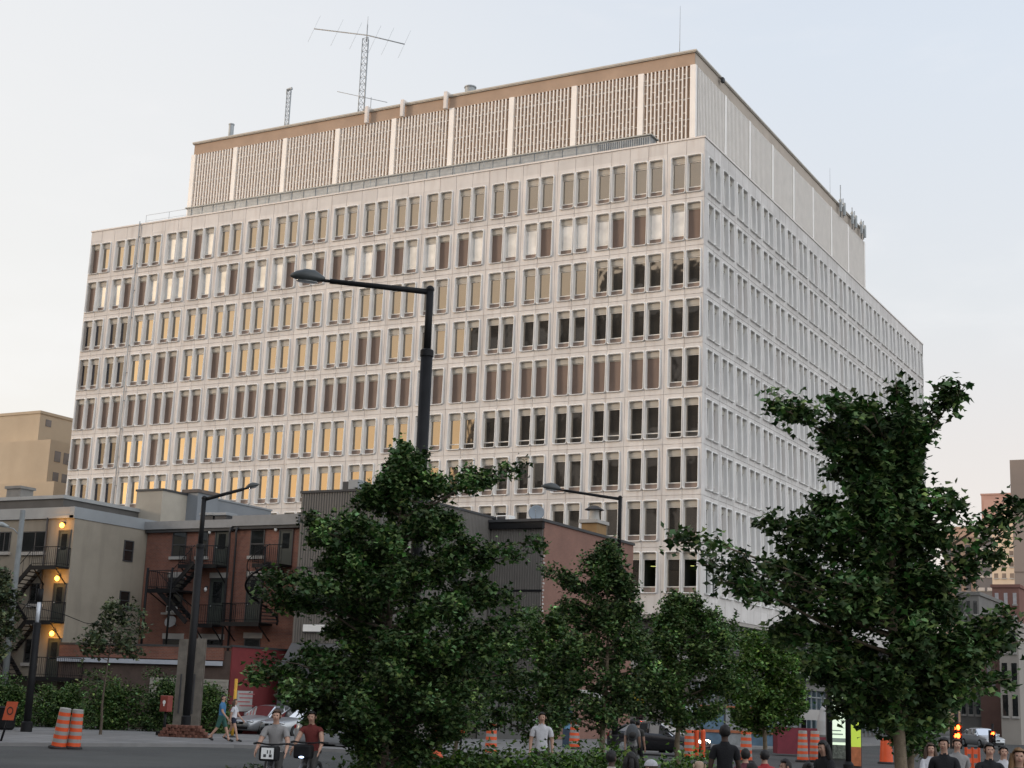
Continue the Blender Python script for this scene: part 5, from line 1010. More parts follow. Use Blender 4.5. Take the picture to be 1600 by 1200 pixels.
sign('orange_sign', 'dim orange sign on a leaning black stand at the far left', 10, 50.5, 0, 1.35, .38, .62, mat('dim_orange', (.40, .07, .025), .6, .15, 3), .30)
sign('orange_sign', 'small orange sign on a black post beside the thin trunk under the tree', 723, 60, 0, 1.15, .30, .48, ORANGE, 0)
q = base(16, 62.5, .12); t = thing('litter_bin', 'round black litter bin on the pavement at the far left', 'litter bin', q); b = MB(); b.lathe([(.28, .12), (.36, .2), (.40, 1.0), (.42, 1.05), (.30, 1.08)], (q[0], q[1], 0), 16); b.build('barrel', DARKM, t); b = MB(); b.lathe([(.44, 1.02), (.44, 1.09)], (q[0], q[1], 0), 16); b.build('rim', CHARC, t)
for px, lab in ((1089, 'left orange delineator post before the shop windows'), (1099, 'right orange delineator post before the shop windows')):
    q = base(px, 62, 0); t = thing('delineator_post', lab, 'delineator', q, 'orange delineator posts'); b = MB(); b.lathe([(.10, .1), (.10, 1.18), (.06, 1.24), (0, 1.25)], q, 12); b.build('tube', ORANGE, t); b = MB(); b.lathe([(.26, 0), (.26, .08), (.1, .12)], q, 10); b.build('base', RUBBER, t)
# orange plastic fence panel behind the group on the right
q0, q1 = Vector(base(1508, 45, .1)), Vector(base(1528, 45, .1)); t = thing('plastic_barrier', 'orange slatted plastic barrier behind the walking group on the right', 'barrier', tuple(q0.lerp(q1, .5))); 
for k in range(4):
    b = MB(); z = .25+k*.26; b.beam(q0+Vector((0, 0, z)), q1+Vector((0, 0, z)), .05, .14); b.build('rail', ORANGE, t)
for k in range(3):
    b = MB(); c = q0.lerp(q1, k/2); b.beam(c, c+Vector((0, 0, 1.15)), .07, .07); b.build('upright', ORANGE, t)
# traffic lights
def tlight(name, label, px, py, D, lit, armpx=None, col=(1, .06, .01), s=14):
    c = Vector(atd(px, py, D)); post = Vector((c.x, c.y, .1))+(Rh*((armpx-px)/ (FOC/D)) if armpx else Vector((0, 0, 0)))
    t = thing(name, label, 'traffic light', (post.x, post.y, .1)); b = MB(); b.tube([(post.x, post.y, .1), (post.x, post.y, c.z+.7)], .07, 8)
    if armpx: b.tube([(post.x, post.y, c.z+.5), (c.x, c.y, c.z+.5)], .04, 6)
    b.build('post', DARKM, t); b = MB(); hh = .17
    e = c+Fh*.12
    b.beam(e+Vector((0, 0, -.62)), e+Vector((0, 0, .30)), .36, .24, 0, up=tuple(Fh)); hd = b.build('housing', DARKM, t)
    for k in range(3):
        z = .12-k*.28; b = MB(); b.ell(c+Vector((0, 0, z))-Fh*.02, (.11, .06, .11), 12, 8); b.build('signal', emit('signal_lit', col, s) if k in lit else mat('signal_off', (.03, .03, .03), .3), hd)
        b = MB(); cc = c+Vector((0, 0, z)); n = 8; A = [cc+Rh*(.13*math.cos(math.pi*q/n))+Vector((0, 0, .13*math.sin(math.pi*q/n))) for q in range(n+1)]; b.add([p for p in A]+[p-Fh*.18 for p in A], [(q, q+1, n+2+q, n+1+q) for q in range(n)]); b.build('visor', DARKM, hd)
    l = bpy.data.lights.new('signal_glow', 'POINT'); l.energy = 5; l.color = col; l.shadow_soft_size = .1; o = bpy.data.objects.new('signal_glow', l); COL.objects.link(o); o.parent = t; pp = c+Vector((0, 0, .12))-Fh*.35; o.location = pp-Vector((post.x, post.y, .1)); return t
tlight('traffic_light', 'red traffic light showing under the trees right of the pink brick wall', 1000, 1112, 74, (0,))
tlight('traffic_light', 'bright orange red traffic light above the walking group at the right', 1495, 1142, 52, (0, 1), col=(1, .16, .015), s=16)
tlight('traffic_light', 'farther orange traffic light near the cream house at the right', 1551, 1149, 90, (0,), col=(1, .12, .02), s=10)
tlight('traffic_light', 'faint red traffic light on a thin post left of the largest trunk', 1331, 1134, 80, (0,), col=(.8, .05, .02), s=2)
# lit advertising column
q = base(1316, 56, .1); t = thing('advertising_column', 'lit advertising column with a pale poster and a lime panel behind dark posts', 'advertising column', q)
q = Vector(q); z1 = atd(1310, 1082, 56)[2]
def board(a, c, z0, z1, off, m, nm, par, th=.08):
    b = MB(); p0 = q+Rh*a+Fh*off; p1 = q+Rh*c+Fh*off; f = Fh*th; v = [p0, p1, p1+f, p0+f]; b.add([(p.x, p.y, z0) for p in v]+[(p.x, p.y, z1) for p in v], [(3, 2, 1, 0), (4, 5, 6, 7), (0, 1, 5, 4), (1, 2, 6, 5), (2, 3, 7, 6), (3, 0, 4, 7)]); return b.build(nm, m, par)
board(-.50, .75, .1, z1+.1, .1, CHARC, 'case', t, .5)
P1 = board(-.44, .12, .45, z1, .0, emit('poster_white', (.70, .82, .62), .42), 'poster', t)
board(-.44, .12, 1.05, 1.2, -.012, mat('poster_grey', (.3, .35, .3), .8), 'lettering', P1, .01); board(-.40, .02, 1.32, 1.37, -.012, mat('poster_grey', (0, 0, 0)), 'lettering', P1, .01); board(-.40, -.05, 1.46, 1.5, -.012, mat('poster_grey', (0, 0, 0)), 'lettering', P1, .01)
board(-.44, .12, 2.45, z1-.25, -.012, emit('poster_top', (.55, .50, .30), .35), 'picture', P1, .01); board(-.44, .12, .45, .95, -.012, mat('poster_pattern', (.10, .11, .09), .7, .7, 14), 'pattern', P1, .01)
P2 = board(.26, .70, .9, 1.95, .0, emit('poster_lime', (.50, .64, .06), .2), 'poster', t); board(.26, .70, .2, .9, .0, mat('poster_orange', (.40, .13, .05), .7, .3, 5), 'poster', t)
for o, lab in ((1325, 'dark post standing between the two lit panels'), (1296, 'dark post standing left of the lit poster')):
    p = Vector(base(o, 53, .1)); t2 = thing('dark_post', lab, 'post', (p.x, p.y, .1)); b = MB(); b.tube([(p.x, p.y, .1), (p.x, p.y, 5.2)], .10, 10); b.build('shaft', DARKM, t2); b = MB(); b.lathe([(.19, .1), (.19, .35), (.11, .45)], (p.x, p.y, 0), 12); b.build('foot', DARKM, t2)
# stall with red cloth and white canopy, posters in front of the shops
q = Vector(base(1250, 72, .1)); t = thing('market_stall', 'stall with red front and white canopy before the tower shops', 'stall', tuple(q)); bo = lambda a, c, z0, z1, off, th, m, nm: (lambda b: (b.add([(p.x, p.y, z) for z in (z0, z1) for p in (q+Rh*a+Fh*off, q+Rh*c+Fh*off, q+Rh*c+Fh*(off+th), q+Rh*a+Fh*(off+th))], [(3, 2, 1, 0), (4, 5, 6, 7), (0, 1, 5, 4), (1, 2, 6, 5), (2, 3, 7, 6), (3, 0, 4, 7)]), b.build(nm, m, t)))(MB())
bo(-1.1, 1.3, .1, 1.35, 0, 1.2, mat('stall_red', (.17, .025, .038), .7, .2, 2), 'counter'); bo(-.9, 1.1, 1.75, 2.25, -.1, 1.5, mat('canopy_grey', (.42, .40, .38), .7, .1, 1), 'canopy')
for a in (-1.0, 1.2): bo(a, a+.07, .1, 1.8, .1, .07, STEEL, 'post')
q = Vector(base(1291, 70, .1)); t = thing('white_umbrella', 'half closed white parasol beside the market stall', 'parasol', tuple(q)); b = MB(); b.lathe([(.05, 2.65), (.28, 2.3), (.42, 1.75), (.44, 1.1), (.36, 1.0)], (q.x, q.y, 0), 14); b.build('cloth', mat('parasol_cloth', (.38, .38, .38), .8, .1, 2), t); b = MB(); b.tube([(q.x, q.y, .1), (q.x, q.y, 2.7)], .03, 6); b.build('pole', STEEL, t)
q = Vector(base(1140, 78, .12)); t = thing('construction_hoarding', 'shop hoarding with orange rails and pale panels before the tower shops', 'hoarding', tuple(q))
for k in range(5): bo(-2.8+k*1.3, -1.6+k*1.3, .3, 2.1, 0, .05, (mat('hoard_pale', (.26, .27, .27), .8, .3, 2), mat('hoard_blue', (.09, .15, .21), .7, .3, 2))[k % 2], 'panel')
for z in (.9, 2.15): bo(-2.9, 3.7, z, z+.14, -.06, .05, mat('rail_rust', (.32, .11, .05), .7, .2, 3), 'rail')
for k in range(6): bo(-2.9+k*1.3, -2.82+k*1.3, .1, 2.4, -.02, .08, CHARC, 'post')
q = Vector(base(1070, 74, .12)); t = thing('glass_kiosk', 'pale teal glass kiosk left of the construction hoarding', 'kiosk', tuple(q)); bo(-.7, .6, .2, 2.3, .05, .9, glassy('teal_glass', (.10, .16, .17), .15), 'glass'); bo(-.75, .65, 2.3, 2.42, -.02, 1.0, STEEL, 'roof')
for a in (-.74, -.08, .58): bo(a, a+.07, .1, 2.3, 0, .07, STEEL, 'post')
q = Vector(base(958, 74, .12)); t = thing('information_panel', 'tall dark information panel with blue labels before the pink brick wall', 'panel', tuple(Vector(base(888, 68, .12)))); q = Vector(base(888, 68, .12)); bo(-.22, .22, .12, 2.0, 0, .12, mat('navy_panel', (.03, .05, .08), .5, .2, 2), 'board'); bo(-.15, .12, 1.3, 1.55, -.012, .01, mat('label_blue', (.12, .26, .40), .6), 'label'); bo(-.15, .12, .95, 1.2, -.012, .01, mat('label_blue', (0, 0, 0)), 'label')
# ------------------------------------------------------------------ people
SKIN = mat('skin', (.42, .25, .18), .6, .06, 6); SKIND = mat('dark_skin', (.075, .042, .03), .6, .06, 6)
def cloth(n, c): return mat('cloth_'+n, c, .9, .14, 5, .3)
HAIRK = mat('hair_black', (.012, .010, .009), .6, .2, 20); HAIRB = mat('hair_brown', (.06, .032, .018), .6, .25, 20); HAIRF = mat('hair_fair', (.20, .11, .05), .6, .25, 20)
EYEM = mat('eye_dark', (.02, .015, .012), .2); LIPM = mat('lip', (.26, .10, .08), .6)
def V3(*a): return Vector(a)
def limb_dir(fwd, out, s):
    f, o = R(fwd), R(out); return V3(s*math.sin(o), -math.sin(f)*math.cos(o), -math.cos(f)*math.cos(o))
def person(label, loc, face, h=1.75, arms=((5, 8, 12), (5, 8, 12)), legs=((3, 3, 3), (-3, 3, 3)), lean=0, pelvis=.93, top=None, bottom=None, shoes=None, hair=HAIRK, skin=SKIN,
           hairstyle='short', sleeve=.55, leglen=2.0, turn=0, nod=0, woman=False, group=None, cap=None, pack=None, shape=1.0):
    """face: direction looked at, degrees from the camera's right, 270 = towards the camera"""
    t = thing('person', label, 'person', loc, group); k = h/1.75; sw = (.165 if woman else .195)*shape
    Vt, Ed, Rd, Bn = [], [], [], []     # vertices, edges, radii, bone name per edge
    def add(p, r, par=None, bone=None):
        Vt.append(p); Rd.append(r)
        if par is not None: Ed.append((par, len(Vt)-1)); Bn.append(bone)
        return len(Vt)-1
    lr = Matrix.Rotation(R(lean), 3, 'X')
    P0 = V3(0, 0, pelvis); T = lambda x, y, z: P0+lr @ V3(x, y, z)
    pel = add(P0, .125*shape); wa = add(T(0, 0, .16), (.105 if woman else .118)*shape, pel, 'torso'); ch = add(T(0, -.005, .36), .128*shape, wa, 'torso'); nb = add(T(0, .01, .50), .07, ch, 'torso')
    hd = Matrix.Rotation(R(nod+lean*.4), 3, 'X'); tn = Matrix.Rotation(R(turn), 3, 'Z'); HC = T(0, -.01, .56)
    Hh = lambda x, y, z: HC+tn @ (hd @ V3(x, y, z))
    n1 = add(Hh(0, .0, .02), .052, nb, 'head'); h1 = add(Hh(0, -.018, .065), .063, n1, 'head'); h2 = add(Hh(0, -.008, .125), .078, h1, 'head'); h3 = add(Hh(0, .002, .185), .066, h2, 'head'); add(Hh(0, -.098, .105), .011, h1, 'head')
    wr = []
    for s, (fw, out, bend) in zip((1, -1), arms):
        sh = add(T(s*sw*.92, 0, .435), .062, ch, 'torso'); d = lr @ limb_dir(fw, out, s); e = add(Vt[sh]+d*.285, .043, sh, 'uarm')
        inn = .25 if bend > 40 else .05; d2 = (lr @ limb_dir(fw+bend, out*.4, s)+V3(-s*inn, 0, 0)).normalized(); w = add(Vt[e]+d2*.245, .029, e, 'farm'); wr.append(Vt[w])
        d3 = (d2+V3(0, -.12, -.12)).normalized(); pm = add(Vt[w]+d3*.065, .030, w, 'hand'); sd = d3.cross(V3(s, .3, 0)).normalized()
        for q, (o, L) in enumerate(((-.026, .072), (-.009, .082), (.009, .078), (.026, .062))):
            f1 = add(Vt[pm]+d3*.04+sd*o, .0095, pm, 'hand'); f2 = add(Vt[f1]+d3*L*.55+V3(-s*.006, -.004, -.004), .0085, f1, 'hand'); add(Vt[f2]+(d3+V3(-s*.35, 0, -.15)).normalized()*L*.5, .0075, f2, 'hand')
        th = add(Vt[w]+d3*.035-sd*.032+V3(0, -.012, 0), .0105, w, 'hand'); add(Vt[th]+d3*.045+V3(-s*.008, -.010, 0), .0085, th, 'hand')
    foot = []
    for s, (fw, out, bend) in zip((1, -1), legs):
        hp = add(P0+V3(s*.092, 0, -.035), .092*shape, pel, 'hip'); d = limb_dir(fw, out, s); kn = add(Vt[hp]+d*.425, .058, hp, 'thigh'); d2 = limb_dir(fw-bend, out*.5, s); an = add(Vt[kn]+d2*.415, .037, kn, 'shin')
        pitch = max(-35, min(30, (fw-bend)*.7)); fd = V3(0, -math.cos(R(pitch)), -.22+.5*math.sin(R(pitch))).normalized(); hl = add(Vt[an]+V3(0, .045, -.035), .034, an, 'foot'); bl = add(Vt[an]+fd*.12+V3(0, 0, -.02), .036, an, 'foot'); add(Vt[bl]+V3(0, -.07, -.008), .028, bl, 'foot')
    low = min(v.z for v in Vt)-.03
    me = bpy.data.meshes.new('tmp'); me.from_pydata(Vt, Ed, []); o = bpy.data.objects.new('tmp', me); COL.objects.link(o)
    m = o.modifiers.new('s', 'SKIN'); m.use_smooth_shade = True; m.branch_smoothing = .3
    for i, r in enumerate(Rd):
        sv = me.skin_vertices[0].data[i]; sv.radius = (r, r); sv.use_root = (i == 0)
    m2 = o.modifiers.new('d', 'SUBSURF'); m2.levels = 2; m2.render_levels = 2
    ev = o.evaluated_get(bpy.context.evaluated_depsgraph_get()); em = ev.to_mesh()
    VV = np.array([v.co[:] for v in em.vertices]); NN = np.array([v.normal[:] for v in em.vertices]); FF = [tuple(p.vertices) for p in em.polygons]; ev.to_mesh_clear(); bpy.data.objects.remove(o); bpy.data.meshes.remove(me)
    A = np.array([Vt[a] for a, b in Ed]); Bv = np.array([Vt[b] for a, b in Ed])-A; rad = np.array([.5*(Rd[a]+Rd[b]) for a, b in Ed])
    tt = np.clip(((VV[:, None]-A)*Bv).sum(-1)/np.maximum((Bv*Bv).sum(-1), 1e-9), 0, 1); dd = np.linalg.norm(VV[:, None]-(A+tt[..., None]*Bv), axis=-1)/rad
    bi = dd.argmin(1); bt = tt[np.arange(len(VV)), bi]; bname = [Bn[i] for i in bi]
    ang = R(face-270)+(-YAW)       # 270 = facing the camera (local -y towards the viewer)
    def put(name, vs, fs, m_, parent, smooth=True):
        b = MB(); b.add(vs, fs, 0, smooth); ob = b.build(name, m_, None); ob.parent = parent; return ob
    body = put('body', VV, FF, skin, t)
    def region(test, off):
        keep = [i for i in range(len(VV)) if test(bname[i], bt[i], VV[i])]; ks = set(keep); fs = [f for f in FF if sum(i in ks for i in f) >= len(f)-1]; use = sorted({i for f in fs for i in f}); mp = {i: j for j, i in enumerate(use)}
        return VV[use]+NN[use]*off, [tuple(mp[i] for i in f) for f in fs]
    hem = pelvis-.03
    if top:
        v, f = region(lambda b, q, p: (b == 'torso' and p[2] < (HC.z-.015)) or (b == 'uarm' and q < sleeve*1.25) or (b == 'farm' and sleeve > 1.2 and q < .95) or (b == 'hip' and p[2] > hem-.02), .012)
        put('shirt', v, f, top, body)
    if bottom:
        v, f = region(lambda b, q, p: b == 'hip' or (b == 'thigh' and q < leglen) or (b == 'shin' and q < leglen-1) or (b == 'torso' and p[2] < pelvis+.03), .010 if leglen > 1 else .018)
        put('trousers' if leglen > 1 else 'shorts', v, f, bottom, body)
    v, f = region(lambda b, q, p: b == 'foot', .008); put('shoes', v, f, shoes or RUBBER, body)
    # face and hair
    rt = (tn @ hd).to_4x4().to_3x3()
    e = MB()
    for s in (-1, 1): e.ell(Hh(s*.030, -.080, .128), (.012, .008, .008), 8, 6, 0, rt)
    ob = e.build('eyes', EYEM); ob.parent = body; e = MB(); e.ell(Hh(0, -.083, .062), (.024, .007, .008), 8, 6, 0, rt); ob = e.build('mouth', LIPM); ob.parent = body
    if hairstyle != 'long':
        e = MB()
        for s in (-1, 1): e.ell(Hh(s*.080, .004, .11), (.012, .022, .034), 8, 6, 0, rt)
        ob = e.build('ears', skin); ob.parent = body
    if hairstyle != 'bald':
        b = MB(); vs = []; n, mm = 16, 10; cut = -.045 if hairstyle != 'long' else -.052
        for i in range(mm+1):
            ph = math.pi*i/mm*.80
            for q in range(n):
                a = 2*math.pi*q/n; x, y, z = .089*math.sin(ph)*math.cos(a), .098*math.sin(ph)*math.sin(a), .104*math.cos(ph)
                if y < cut and z < .045: y = cut*.6; z = z*.4+.05 if z > -.03 else z
                wob = 1+.05*math.sin(q*5.1+i*2.3); vs.append(Hh(x*wob, .012+y*wob, .135+z*wob))
        fs = []
        for i in range(mm):
            for q in range(n):
                a = 2*math.pi*(q+.5)/n; ph = math.pi*(i+.5)/mm*.8
                if math.sin(a) < -.35 and math.cos(ph)*.104 < .022: continue
                fs.append((i*n+q, (i+1)*n+q, (i+1)*n+(q+1) % n, i*n+(q+1) % n))
        b.add(vs, fs, 0, True)
        if hairstyle == 'long':
            for s in (-1, 0, 1): b.tube([Hh(s*.062, .035+.02*(s == 0), .15), Hh(s*.085, .035+.05*(s == 0), .05), Hh(s*.10, .02+.075*(s == 0), -.06), Hh(s*.105, -.02+.10*(s == 0), -.19)], [.048, .048, .05, .018], 9)
        if hairstyle == 'bun': b.ell(Hh(0, .085, .185), (.045, .045, .045), 10, 8)
        ob = b.build('hair', hair); ob.parent = body
    if cap:
        b = MB(); vs = []; n, mm = 16, 6
        for i in range(mm+1):
            ph = math.pi/2*i/mm
            for q in range(n): a = 2*math.pi*q/n; vs.append(Hh(.097*math.sin(ph)*math.cos(a), .008+.106*math.sin(ph)*math.sin(a), .150+.098*math.cos(ph)))
        b.add(vs, [(i*n+q, (i+1)*n+q, (i+1)*n+(q+1) % n, i*n+(q+1) % n) for i in range(mm) for q in range(n)], 0, True)
        vi = [Hh(.085*math.cos(a), -.065-.10*abs(math.sin(a)), .152-.02*abs(math.sin(a))) for a in np.linspace(math.pi, 2*math.pi, 9)]+[Hh(.085*math.cos(a), -.06, .150) for a in np.linspace(2*math.pi, math.pi, 9)]
        b.add(vi, [tuple(range(18))]); ob = b.build('cap', cap); ob.parent = body
    t.rotation_euler = (0, 0, ang); t.scale = (k, k, k)
    t.location = Vector(loc)-Vector((0, 0, low*k if pelvis > .7 else 0))
    return t, [t.matrix_basis @ w_ for w_ in wr]
def gp(px, D, z): return base(px, D, z)
GREEN = cloth('green', (.03, .09, .075)); BLUE = cloth('blue', (.045, .14, .27)); WHT = cloth('white', (.52, .51, .53)); BLK = cloth('black', (.012, .012, .014)); GRY = cloth('grey', (.24, .23, .225)); NAVY = cloth('navy', (.015, .018, .035)); DRED = cloth('dark_red', (.13, .025, .022)); DGRY = cloth('dark_grey', (.05, .048, .045)); PURP = cloth('purple', (.11, .09, .21)); REDC = cloth('red', (.33, .03, .035)); CREAM = cloth('cream', (.42, .38, .33)); MAROON = cloth('maroon', (.12, .035, .045)); JEAN = cloth('denim', (.06, .08, .13))
stride = ((22, 2, 4), (-18, 2, 22)); stride2 = ((-20, 2, 24), (20, 2, 5)); sw1 = ((-18, 7, 14), (20, 7, 22)); sw2 = ((20, 7, 25), (-16, 7, 14))
person('walking person in a blue tee shirt and green shorts on the kerb', gp(350, 58.5, .12), 350, 1.86, sw1, stride, top=BLUE, bottom=GREEN, leglen=.9, turn=-10)
person('walking person in a white tee shirt and black skirt beside the blue shirt', gp(369, 59, .12), 350, 1.70, sw2, stride2, top=WHT, bottom=NAVY, leglen=.42, hair=HAIRB, hairstyle='long', woman=True)
person('person in a white top far off behind the bushes at the left', gp(76, 72, .1), 300, 1.7, top=WHT, bottom=JEAN, turn=30)
ride = dict(pelvis=.98, lean=14, arms=((42, 16, 28), (42, 16, 28)), legs=((62, 5, 70), (8, 5, 22)))
L1 = base(437, 27, .1); L2 = base(493, 28.5, .1)
person('cyclist in a pale grey polo shirt on a bicycle with a boxed front', L1, 268, 1.72, top=GRY, bottom=DGRY, hair=HAIRB, nod=-4, **ride)
person('cyclist in a dark red shirt on the second bicycle', L2, 262, 1.70, top=DRED, bottom=DGRY, hair=HAIRK, sleeve=.25, **ride)
person('person in a white polo shirt half hidden by leaves behind the hedge', gp(848, 33.6, .1), 270, 1.78, top=WHT, bottom=DGRY, hair=HAIRK, arms=((4, 12, 10), (4, 12, 10)))
person('person with a grey backpack walking away before the pink wall', gp(989, 47, .0), 80, 1.76, top=GRY, bottom=DGRY, arms=sw1, legs=stride)
person('person in dark clothes beside the grey backpack', gp(997, 48, .0), 60, 1.72, top=DGRY, bottom=BLK, legs=stride2)
person('standing person in black seen from behind at the centre right', gp(1133, 23.6, .1), 92, 1.76, top=BLK, bottom=BLK, skin=SKIND, arms=((2, 12, 8), (2, 12, 35)), shape=.92)
seat = dict(pelvis=.52, legs=((84, 8, 84), (84, 8, 84)), arms=((25, 8, 50), (25, 8, 50)), lean=4)
def sit(label, px, py, D, face=90, hh=1.75, **k):
    """seated so that the head's top comes out at picture height py"""
    z = atd(px, py, D)[2]-1.315*hh/1.75; b = base(px, D, 0); a = dict(seat); a.update(k); person(label, (b[0], b[1], z), face, hh, **a); return (b[0], b[1], z+.42*hh/1.75)
ss = [sit('seated person in a cream shirt behind the pale thin trunk', 957, 1172, 24.5, 80, top=CREAM, bottom=DGRY, hair=HAIRK, turn=-35, skin=SKIND),
      sit('seated person in a purple top with dark shoulder hair', 988, 1174, 24, 92, woman=True, top=PURP, bottom=JEAN, hair=HAIRK, hairstyle='long', sleeve=.2),
      sit('seated person in a white cap at the bottom edge', 1023, 1187, 22.5, 150, top=GRY, bottom=DGRY, hair=HAIRB, cap=WHT),
      sit('bald seated person at the bottom edge left of the standing man', 1095, 1182, 20, 95, top=GRY, bottom=DGRY, hairstyle='bald', skin=mat('skin_pale', (.40, .28, .20), .55, .05, 6)),
      sit('seated person in a striped maroon shirt right of the standing man', 1166, 1169, 27, 95, top=MAROON, bottom=DGRY, hair=HAIRK),
      sit('seated person with dark hair before the striped shirt', 1174, 1190, 23, 60, top=DGRY, bottom=BLK, hair=HAIRK),
      sit('seated person in a red shirt behind a thin trunk', 1196, 1171, 28, 95, top=REDC, bottom=DGRY, hair=HAIRK),
      sit('dark haired seated person at the bottom edge looking left', 1231, 1185, 23, 200, top=BLK, bottom=BLK, hair=HAIRK),
      sit('black haired seated person at the bottom edge facing away', 1263, 1190, 22.5, 90, top=BLK, bottom=BLK, hair=HAIRK, hairstyle='bun'),
      sit('seated person in black leaning before the advertising column', 1290, 1156, 25, 215, woman=True, top=BLK, bottom=BLK, hair=HAIRK, hairstyle='long', nod=10)]
STONE = mat('bench_stone', (.2, .195, .19), .85, .12, 3)
for i, (x, y, z) in enumerate(ss):
    t = thing('stone_seat', ('stone seat block under the cream shirted sitter', 'stone seat block under the purple topped sitter', 'stone seat block under the white capped sitter', 'stone seat block under the bald sitter', 'stone seat block under the striped shirted sitter', 'stone seat block under the sitter before the striped shirt', 'stone seat block under the red shirted sitter', 'stone seat block under the sitter looking left', 'stone seat block under the black haired sitter with a bun', 'stone seat block under the sitter by the advertising column')[i], 'seat', (x, y, .1), 'stone seats')
    b = MB(); b.bbox(x-.26, x+.26, y-.26, y+.26, .1, max(.2, z+.02), .02); b.build('block', STONE, t)
walkR = dict(arms=sw1, legs=stride)
person('walking person in a white tee shirt left of the black tee shirt', gp(1453, 27, .1), 265, 1.60, top=WHT, bottom=JEAN, hair=HAIRB, hairstyle='long', woman=True, **walkR)
person('walking person in a black tee shirt with short dark hair and glasses', gp(1474, 24, .1), 262, 1.74, top=BLK, bottom=BLK, hair=HAIRK, arms=sw2, legs=stride2, turn=-25)
person('walking person in a grey tee shirt just behind the black tee shirt', gp(1494, 27.5, .1), 268, 1.70, top=GRY, bottom=DGRY, hair=HAIRB, **walkR)
person('walking person in a black tee shirt with a pale chest print', gp(1544, 23.5, .1), 268, 1.70, top=BLK, bottom=BLK, hair=HAIRK, arms=((25, 8, 65), (25, 8, 65)), legs=stride)
p = base(1544, 23.5, 1.36); t0 = Vector(p)-Fh*.155
person('person with black hair and a white top behind the long haired walker', gp(1566, 26, .1), 268, 1.62, top=WHT, bottom=JEAN, hair=HAIRK, **walkR)
person('long haired fair person in a low necked grey green top at the right edge', gp(1590, 19.5, .1), 258, 1.70, woman=True, top=cloth('olive', (.12, .115, .085)), bottom=JEAN, hair=HAIRF, hairstyle='long', sleeve=.05, arms=((8, 8, 12), (8, 8, 12)), legs=stride2)
# backpack
q = Vector(base(988, 47, 1.28))-Fh*.22; t = thing('backpack', 'round grey backpack worn by the person before the pink wall', 'backpack', tuple(q)); b = MB(); b.ell(q, (.20, .15, .27), 14, 10); b.build('bag', cloth('pack_grey', (.10, .105, .11)), t); b = MB(); b.ell(q-Fh*.09-Vector((0, 0, .07)), (.13, .10, .12), 12, 8); b.build('pocket', DGRY, t)
# ------------------------------------------------------------------ bicycles
def bicycle(label, loc, ang):
    t = thing('bicycle', label, 'bicycle', (0, 0, 0), 'bicycles in the street'); SIL = mat('bike_grey', (.12, .12, .125), .4, .1, 3, metal=.4)
    for y in (-.55, .52):
        b = MB(); n = 28; b.tube([(0, y+.32*math.cos(2*math.pi*k/n), .34+.32*math.sin(2*math.pi*k/n)) for k in range(n+1)], .022, 8, cap=False); w = b.build('wheel', RUBBER, t)
        b = MB()
        for k in range(12): a = 2*math.pi*k/12; b.tube([(0, y, .34), (0, y+.31*math.cos(a), .34+.31*math.sin(a))], .004, 3, cap=False)
        b.lathe([(.03, -.05), (.03, .05)], (0, y, .34), 8, axis='x'); b.build('spokes', STEEL, w)
        b = MB(); b.tube([(0, y+.36*math.cos(a), .34+.36*math.sin(a)) for a in np.linspace(.15, 2.6, 10)], .03, 6); b.build('mudguard', SIL, t)
    b = MB(); b.tube([(0, -.42, .98), (0, -.36, .78), (0, -.1, .42), (0, .02, .32)], .035, 8); b.tube([(0, .02, .32), (0, .20, .86)], .03, 8); b.tube([(0, .02, .32), (0, .52, .34)], .022, 6); b.tube([(0, .14, .68), (0, .52, .34)], .018, 6); b.tube([(.05, -.38, .80), (.05, -.55, .34)], .02, 6); b.tube([(-.05, -.38, .80), (-.05, -.55, .34)], .02, 6); b.build('frame', SIL, t)
    b = MB(); b.tube([(-.30, -.26, 1.08), (-.27, -.34, 1.10), (-.1, -.42, 1.08), (.1, -.42, 1.08), (.27, -.34, 1.10), (.30, -.26, 1.08)], .016, 7); b.tube([(0, -.42, .96), (0, -.42, 1.08)], .02, 7); hb = b.build('handlebar', DARKM, t)
    for s in (-1, 1): b = MB(); b.tube([(s*.36, -.20, 1.08), (s*.285, -.30, 1.095)], .022, 7); b.build('grip', RUBBER, hb)
    b = MB(); b.bbox(-.10, .10, .12, .38, .86, .95, .035); b.build('saddle', DARKM, t)
    b = MB(); b.bbox(-.17, .17, -.72, -.46, .80, 1.06, .04); fc = b.build('front_carrier', DARKM, t); return t, fc
bk1, fc1 = bicycle('bicycle with a white paper on its black front carrier', None, 0)
t2 = copy_as(bk1, 'bicycle with a small blue white light on its front carrier', L2, R(262-270)-YAW)
bk1.location = L1; bk1.rotation_euler = (0, 0, R(268-270)-YAW)
b = MB(); b.box(-.12, .10, -.735, -.722, .84, 1.03); pl = b.build('paper', WHITE, None); pl.parent = fc1
b = MB()
for k in range(2): b.box(-.08+k*.1, -.03+k*.1, -.739, -.735, .87, .92); b.box(-.02+k*.05, .0+k*.05, -.739, -.735, .93, .99)
o = b.build('mark', CHARC, None); o.parent = fc1
b = MB(); b.ell((0, -.73, .83), (.05, .02, .018), 10, 6); o = b.build('front_light', emit('bike_led', (.55, .7, 1.0), 3), None); o.parent = t2
